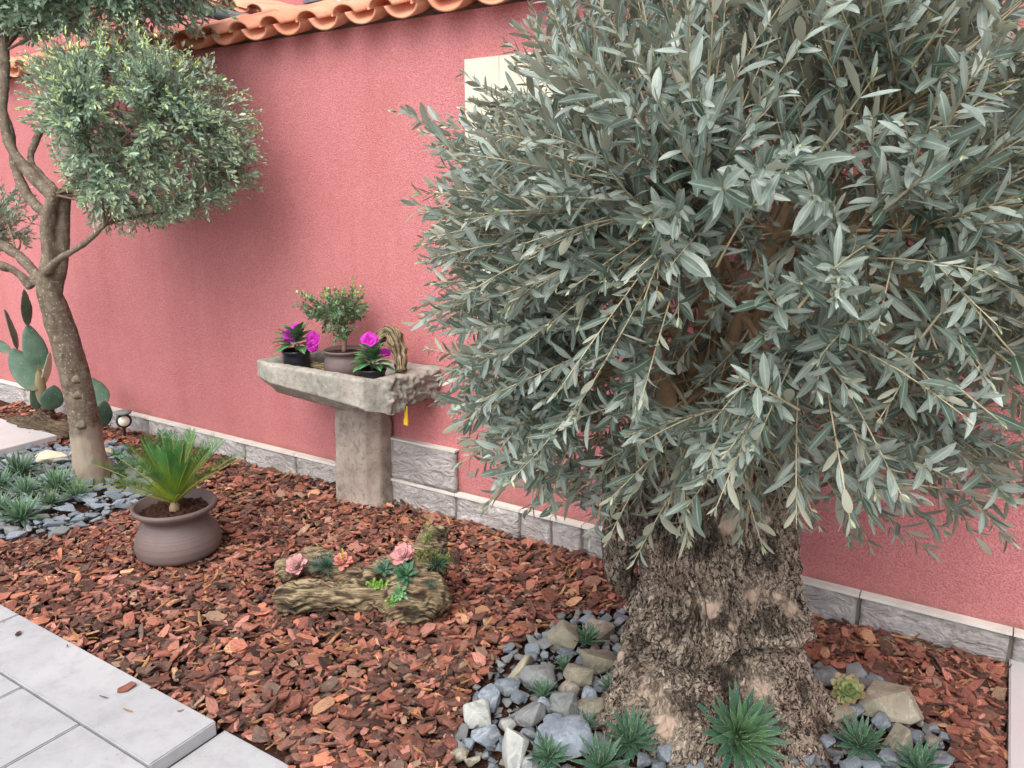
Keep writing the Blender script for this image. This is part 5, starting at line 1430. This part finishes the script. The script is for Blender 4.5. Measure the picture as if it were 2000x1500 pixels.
def sedum(name, c, rx, rz, n, lb, col1, col2, lf=.007, stem=True):
    """many short stems closely set with bead like leaves"""
    a = Acc(); rx *= sl_; rz *= sl_
    ax = tocam(c)
    for k in range(n):
        off = rt * R.normal(0, .45) * rx + upv * R.normal(0, .45) * rz; b_ = c + off - ax * .01
        d = nrm(ax * .5 + upv * .55 + R.normal(0, .35, 3)); L = R.uniform(.012, .026)
        m = 11; u = np.linspace(.1, 1, m)[:, None]; p_ = b_ + d * L * u
        ph = np.arange(m) * 2.4; r1 = nrm(np.cross(d, [.2, .5, .8])); r2 = np.cross(d, r1)
        rd = np.cos(ph)[:, None] * r1 + np.sin(ph)[:, None] * r2
        w = R.rand(); cc = np.array(col1) * (1 - w) + np.array(col2) * w
        V_, P_, U_ = fat_leaves(p_, rd * .8 + d * .5, d - rd * .3, lf * R.uniform(.8, 1.2, m), lf * .30, .8, -.3, (.5, 1, .9), (0, .4, .8)); a.add(V_, P_, cc * R.uniform(.85, 1.2), U_)
    return tag(obj(name, a.mesh(name, [M['succ']]), loc=c), lb, 'succulent')
pinki, pinko, pinkt = (.48, .40, .36), (.62, .30, .28), (.68, .22, .20)
c = on_log(587, 1103, .02); echeveria('echeveria', c, upv * .3 + tocam(c) * .6 - rt * .3, 23 * sl_, 34, 'dusty pink echeveria rosette at the left end of the driftwood', pinki, (.52, .28, .30), (.60, .24, .24), R, .3, Wf=.36)
c = on_log(668, 1092, .02); echeveria('echeveria', c, upv * .75 + tocam(c) * .3, 24 * sl_, 24, 'open salmon pink echeveria in the middle of the driftwood below a yellow stalk', (.62, .42, .34), (.62, .26, .20), (.66, .18, .14), R, .2, Wf=.30)
st0 = c; a = Acc(); V_, P_, U_ = tube([st0, st0 + [0, 0, .03], st0 + [.004, 0, .062]], [.0022, .002, .0015], 6); a.add(V_, P_, (.5, .42, .08))
n = 26; u = R.rand(n); ph = R.rand(n) * 6.28; V_, P_, U_ = fat_leaves(st0 + np.stack([.004 * u, 0 * u, .014 + u * .050], -1), np.stack([np.cos(ph), np.sin(ph), .5 + 0 * u], -1), np.tile([[0, 0, 1.]], (n, 1)), .010, .0028, .7, -.3, (.5, 1, .8), (0, .4, .8)); a.add(V_, P_, np.repeat(np.array([(.62, .50, .06)]) * (1 - u[:, None] * .0) * np.where(u[:, None] > .75, [[.6, 1, .8]], [[1, 1, 1]]), 19, 0), U_)
tag(obj('stonecrop_stalk', a.mesh('stonecrop_stalk', [M['succ']]), loc=st0), 'single upright yellow stonecrop stalk rising from the middle of the driftwood', 'succulent')
c = on_log(785, 1078, .02); echeveria('echeveria', c, upv * .45 + tocam(c) * .55 - rt * .15, 25 * sl_, 30, 'pale pink echeveria on the raised right arm of the driftwood', (.62, .48, .44), (.66, .34, .34), (.66, .24, .26), R, .35, Wf=.36)
c = on_log(632, 1103); tuft('grassy_succulent', c, 30, 60, 'dark green grassy tuft between the two left pink rosettes', (.05, .12, .08), (.04, .10, .065), W=.05)
c = on_log(612, 1100); tuft('grassy_succulent', c, 20, 40, 'bluish tuft touching the leftmost pink rosette', (.12, .18, .17), (.09, .14, .13), W=.06)
c = on_log(785, 1118); echeveria('green_rosette', c, upv * .4 + tocam(c) * .6, 26 * sl_, 24, 'dark green pointed rosette under the pale pink echeveria', (.10, .22, .10), (.05, .14, .07), (.04, .12, .07), R, .5, Wf=.20)
c = on_log(757, 1112); echeveria('green_rosette', c, upv * .4 + tocam(c) * .6, 20 * sl_, 18, 'smaller blue green rosette left of the dark green one', (.12, .22, .14), (.06, .15, .09), (.05, .12, .08), R, .5, Wf=.22)
c = on_log(783, 1152); echeveria('green_rosette', c, tocam(c), 18 * sl_, 18, 'light green star shaped rosette low on the driftwood front', (.26, .46, .20), (.16, .36, .14), (.14, .34, .16), R, .5, Wf=.20)
c = on_log(745, 1138); sedum('stonecrop', c, 24, 12, 34, 'bright green stonecrop mat on the driftwood front', (.20, .42, .06), (.36, .56, .12))
c = on_log(760, 1172); sedum('stonecrop', c, 12, 10, 16, 'small bright green stonecrop clump lowest on the driftwood', (.12, .34, .06), (.26, .50, .10))
c = on_log(836, 1048); sedum('stonecrop', c, 8, 34, 30, 'upright green stonecrop climbing the tip of the raised arm', (.08, .18, .05), (.34, .34, .08))
c = on_log(825, 1082); sedum('stonecrop', c, 22, 24, 50, 'brownish stonecrop clump right of the pale pink echeveria', (.26, .20, .08), (.10, .18, .05))
c = on_log(870, 1100); sedum('stonecrop', c, 20, 22, 40, 'straggly green stonecrop hanging at the right end of the driftwood', (.09, .17, .04), (.30, .30, .07))
c = on_log(858, 1105); tuft('grassy_succulent', c, 28, 50, 'dark grassy tuft at the right end of the driftwood', (.05, .11, .07), (.04, .09, .06), W=.045)
c = on_log(842, 1140); tuft('grassy_succulent', c, 14, 22, 'tiny dark tuft in the hollow below the raised arm', (.05, .12, .08), (.04, .09, .06), W=.08)

# ================================================================== ON THE BASIN
R = np.random.RandomState(151)
ZB = .700
def pot_lathe(c, r, h, prof, mat, parent, name='pot'):
    pra = np.array([(a_ * r, b_ * h) for a_, b_ in prof]); prd = smooth_path(np.column_stack([pra, np.zeros(len(pra))]), 70)[:, :2]; prd[:, 0] = np.maximum(prd[:, 0], 0)
    V_, P_ = lathe(prd, c, 48); part(name, V_, P_, mat, parent)
    V_, P_ = lathe([(0.0001, h * .88), (r * .45, h * .885), (r * .86, h * .88)], c, 40); V_[:, 2] += fbm(V_ * 90, 3, 1) * .004; part('soil', V_, P_, M['soil'], parent)
def basin_pt(x, y, z=ZB): return G(x, y, z)
def impatiens(cx, cy, rpx, hpx, label, fl, Yc):
    c = WY(cx, cy, Yc); c[2] = ZB; s = depth_of(c) / F
    t = thing('potted_busy_lizzie', label, 'potted plant', c, 'busy lizzies in the basin')
    r = rpx * s; h = hpx * s * 1.35
    pot_lathe(c, r, h, [(0, 0), (.80, 0), (.84, .02), (.92, .5), (.98, .86), (1.03, .90), (1.03, .98), (.99, 1.0), (.95, .97), (.90, .85)], M['plastic'], t)
    topc = c + np.array([0, 0, h * .95]); a = Acc(); tw = Acc()
    n = 30; k = np.arange(n); f = (k + .5) / n; ph = k * 2.4; el = 1.15 - 1.25 * f
    rd = np.stack([np.cos(ph), np.sin(ph), 0 * ph], -1)
    base_ = topc + rd * (r * .35 * f)[:, None] + upv * (h * (.62 - .45 * f))[:, None]
    D = rd * np.cos(el)[:, None] + upv * np.sin(el)[:, None]
    V_, P_, U_ = leaves(base_, D, upv - rd * .2, R.uniform(.85, 1.15, n) * r * 1.4, r * .40, .5, .22, prof=(.75, 1, .62)); a.add(V_, P_, np.column_stack([np.repeat(R.rand(n), 11)] * 3), U_)
    for b_ in base_[::3]:
        V_, P_, U_ = tube([topc - [0, 0, .01], b_], [.003, .0018], 5, False); tw.add(V_, P_)
    obj('leaves', a.mesh('leaves', [M['impatiens']]), t); obj('stems', tw.mesh('stems', [M['twig2']]), t)
    for (fx, fy, fr_) in fl:
        fc = P(fx, fy, depth_of(topc) - r * .55); ax, u_, v_ = frame_from_axis(tocam(fc) + R.normal(0, .25, 3)); fr0 = fr_ * s * .85; a = Acc()
        for (m, rr1, tl) in ((5, 1.0, .15), (4, .75, .5), (3, .5, .9)):
            ph = np.arange(m) / m * 6.283 + R.rand() * 6; rd = np.cos(ph)[:, None] * u_ + np.sin(ph)[:, None] * v_
            D = rd * math.cos(tl) + ax * math.sin(tl)
            V_, P_, U_ = leaves(np.tile(fc, (m, 1)), D, ax - rd * tl, fr0 * rr1, fr0 * .62 * rr1, R.uniform(.1, .6, m), .15, prof=(.75, 1.1, 1.0), stations=(.25, .6, .9)); V_ = V_ + (fbm(V_ * 150, 2, 3) * .0016)[:, None]
            a.add(V_, P_, np.column_stack([np.repeat(R.rand(m), 11)] * 3), U_)
        obj('flower', a.mesh('flower', [M['petal']]), t)
impatiens(580, 705, 27, 34, 'busy lizzie in black pot at the left end of the stone basin', [(566, 655, 16), (578, 640, 12), (612, 662, 17), (610, 676, 14)], 2.72)
impatiens(727, 722, 27, 34, 'busy lizzie with one big magenta bloom in black pot right of the bonsai', [(722, 666, 20), (753, 688, 12)], 2.64)
# bonsai in brown pot
bc = WY(673, 705, 2.74); bc[2] = ZB; s = depth_of(bc) / F
bon = thing('potted_shrub', 'small loose shrub in a round brown clay pot in the middle of the basin', 'potted plant', bc)
pot_lathe(bc, 41 * s, .155, [(0, 0), (.62, 0), (.72, .03), (.92, .25), (.98, .45), (.92, .66), (.84, .80), (.86, .86), (.98, .93), (1.0, .97), (.97, 1.0), (.92, .98), (.84, .88)], M['clay'], bon)
tp = bc + np.array([0, 0, .14]); tw = Acc(); lf = Acc()
trunk_pts = smooth_path([tp, P(672, 648, depth_of(tp)), P(655, 622, depth_of(tp))], 10)
V_, P_, U_ = tube(trunk_pts, np.linspace(.012, .006, 10), 8); tw.add(V_, P_)
SBn = [(566, 592), (570, 572), (600, 566), (625, 568), (640, 550), (660, 560), (685, 538), (722, 545), (722, 605), (706, 630), (694, 655), (650, 672), (626, 640), (600, 615)]
bc2 = P(656, 608, depth_of(tp)); inner = []
for k in range(16):
    e = bc2 + nrm(R.normal(size=3)) * np.array([.11, .09, .08]) * R.uniform(.4, .9); sp = limb_path(trunk_pts[R.randint(3, 10)], e, R, 7, .2, .05); inner.append(sp)
    V_, P_, U_ = tube(sp, np.linspace(.004, .0015, 7), 5, False); tw.add(V_, P_)
T = crown_targets(125, bc2, np.array([.23, .13, .185]), SBn, R, .3, 1.05, 2.93); O = nearest_origin(T, np.vstack(inner), R, .04, .10)
yz = bc2[2] + .03
shoots(T, O, .028, .0068, .011, R, lf, tw, youth=lambda p, u: np.clip((p[:, 2] - yz) * 18, 0, 1) * (u > .5), start=.1, rtw=.0009, bend=(-.1, .3))
obj('branches', tw.mesh('branches', [M['twig2']]), bon); obj('crown', lf.mesh('crown', [M['darkleaf']]), bon)
# arched driftwood piece standing in the basin
q0 = depth_of(WY(770, 690, 2.76))
pp9 = smooth_path([P(738, 672, q0 + .03), P(746, 653, q0 + .02), P(760, 647, q0), P(771, 664, q0 - .02), P(779, 690, q0 - .03), P(783, 724, q0 - .05)], 90)
V_, P_, U_ = tube(pp9, np.interp(np.linspace(0, 1, 90), [0, .25, .45, .6, .8, 1], [.018, .026, .034, .036, .024, .028]), 40)
T9, N9, B9 = frame_along(pp9); cen9 = np.vstack([np.repeat(pp9, 40, 0), pp9[:1], pp9[-1:]]); nv9_ = nrm(V_ - cen9); nu = np.stack([np.cos(U_[:, 0] * 6.2832) * 2.6, np.sin(U_[:, 0] * 6.2832) * 2.6, U_[:, 1] * 3.2], -1)
dd9 = (1 - np.abs(fbm(nu, 4, 3)) - .6) * .011 + fbm(V_ * 26, 3, 8) * .012; V_ = V_ + nv9_ * dd9[:, None]
C_ = np.column_stack([dd9 * 0, np.clip(-dd9 * 45, 0, .7), dd9 * 0]); U_ = np.column_stack([U_[:, 0] * 1.2, U_[:, 1] * 1.2])
tag(obj('driftwood_piece', mkmesh('driftwood_piece', V_, P_, M['drift'], uv=U_, col=C_), loc=WY(780, 720, 2.7)), 'arched piece of pale driftwood standing at the right end of the basin', 'driftwood')
V_, P_, U_, C_ = woodlog('driftwood', [([WY(610, 712, 2.78), WY(645, 720, 2.78)], [.02, .022])], .004, .006, 40, np.array([1., 0, 0]), seed=33)
tag(obj('driftwood_piece', mkmesh('driftwood_piece', V_, P_, M['drift'], uv=U_, col=C_), loc=WY(628, 716, 2.78)), 'short stick lying in the basin between left black pot and brown pot', 'driftwood')
print('OBJECTS', len(bpy.data.objects), 'TRIS', sum(len(o.data.polygons) for o in bpy.data.objects if o.type == 'MESH'))
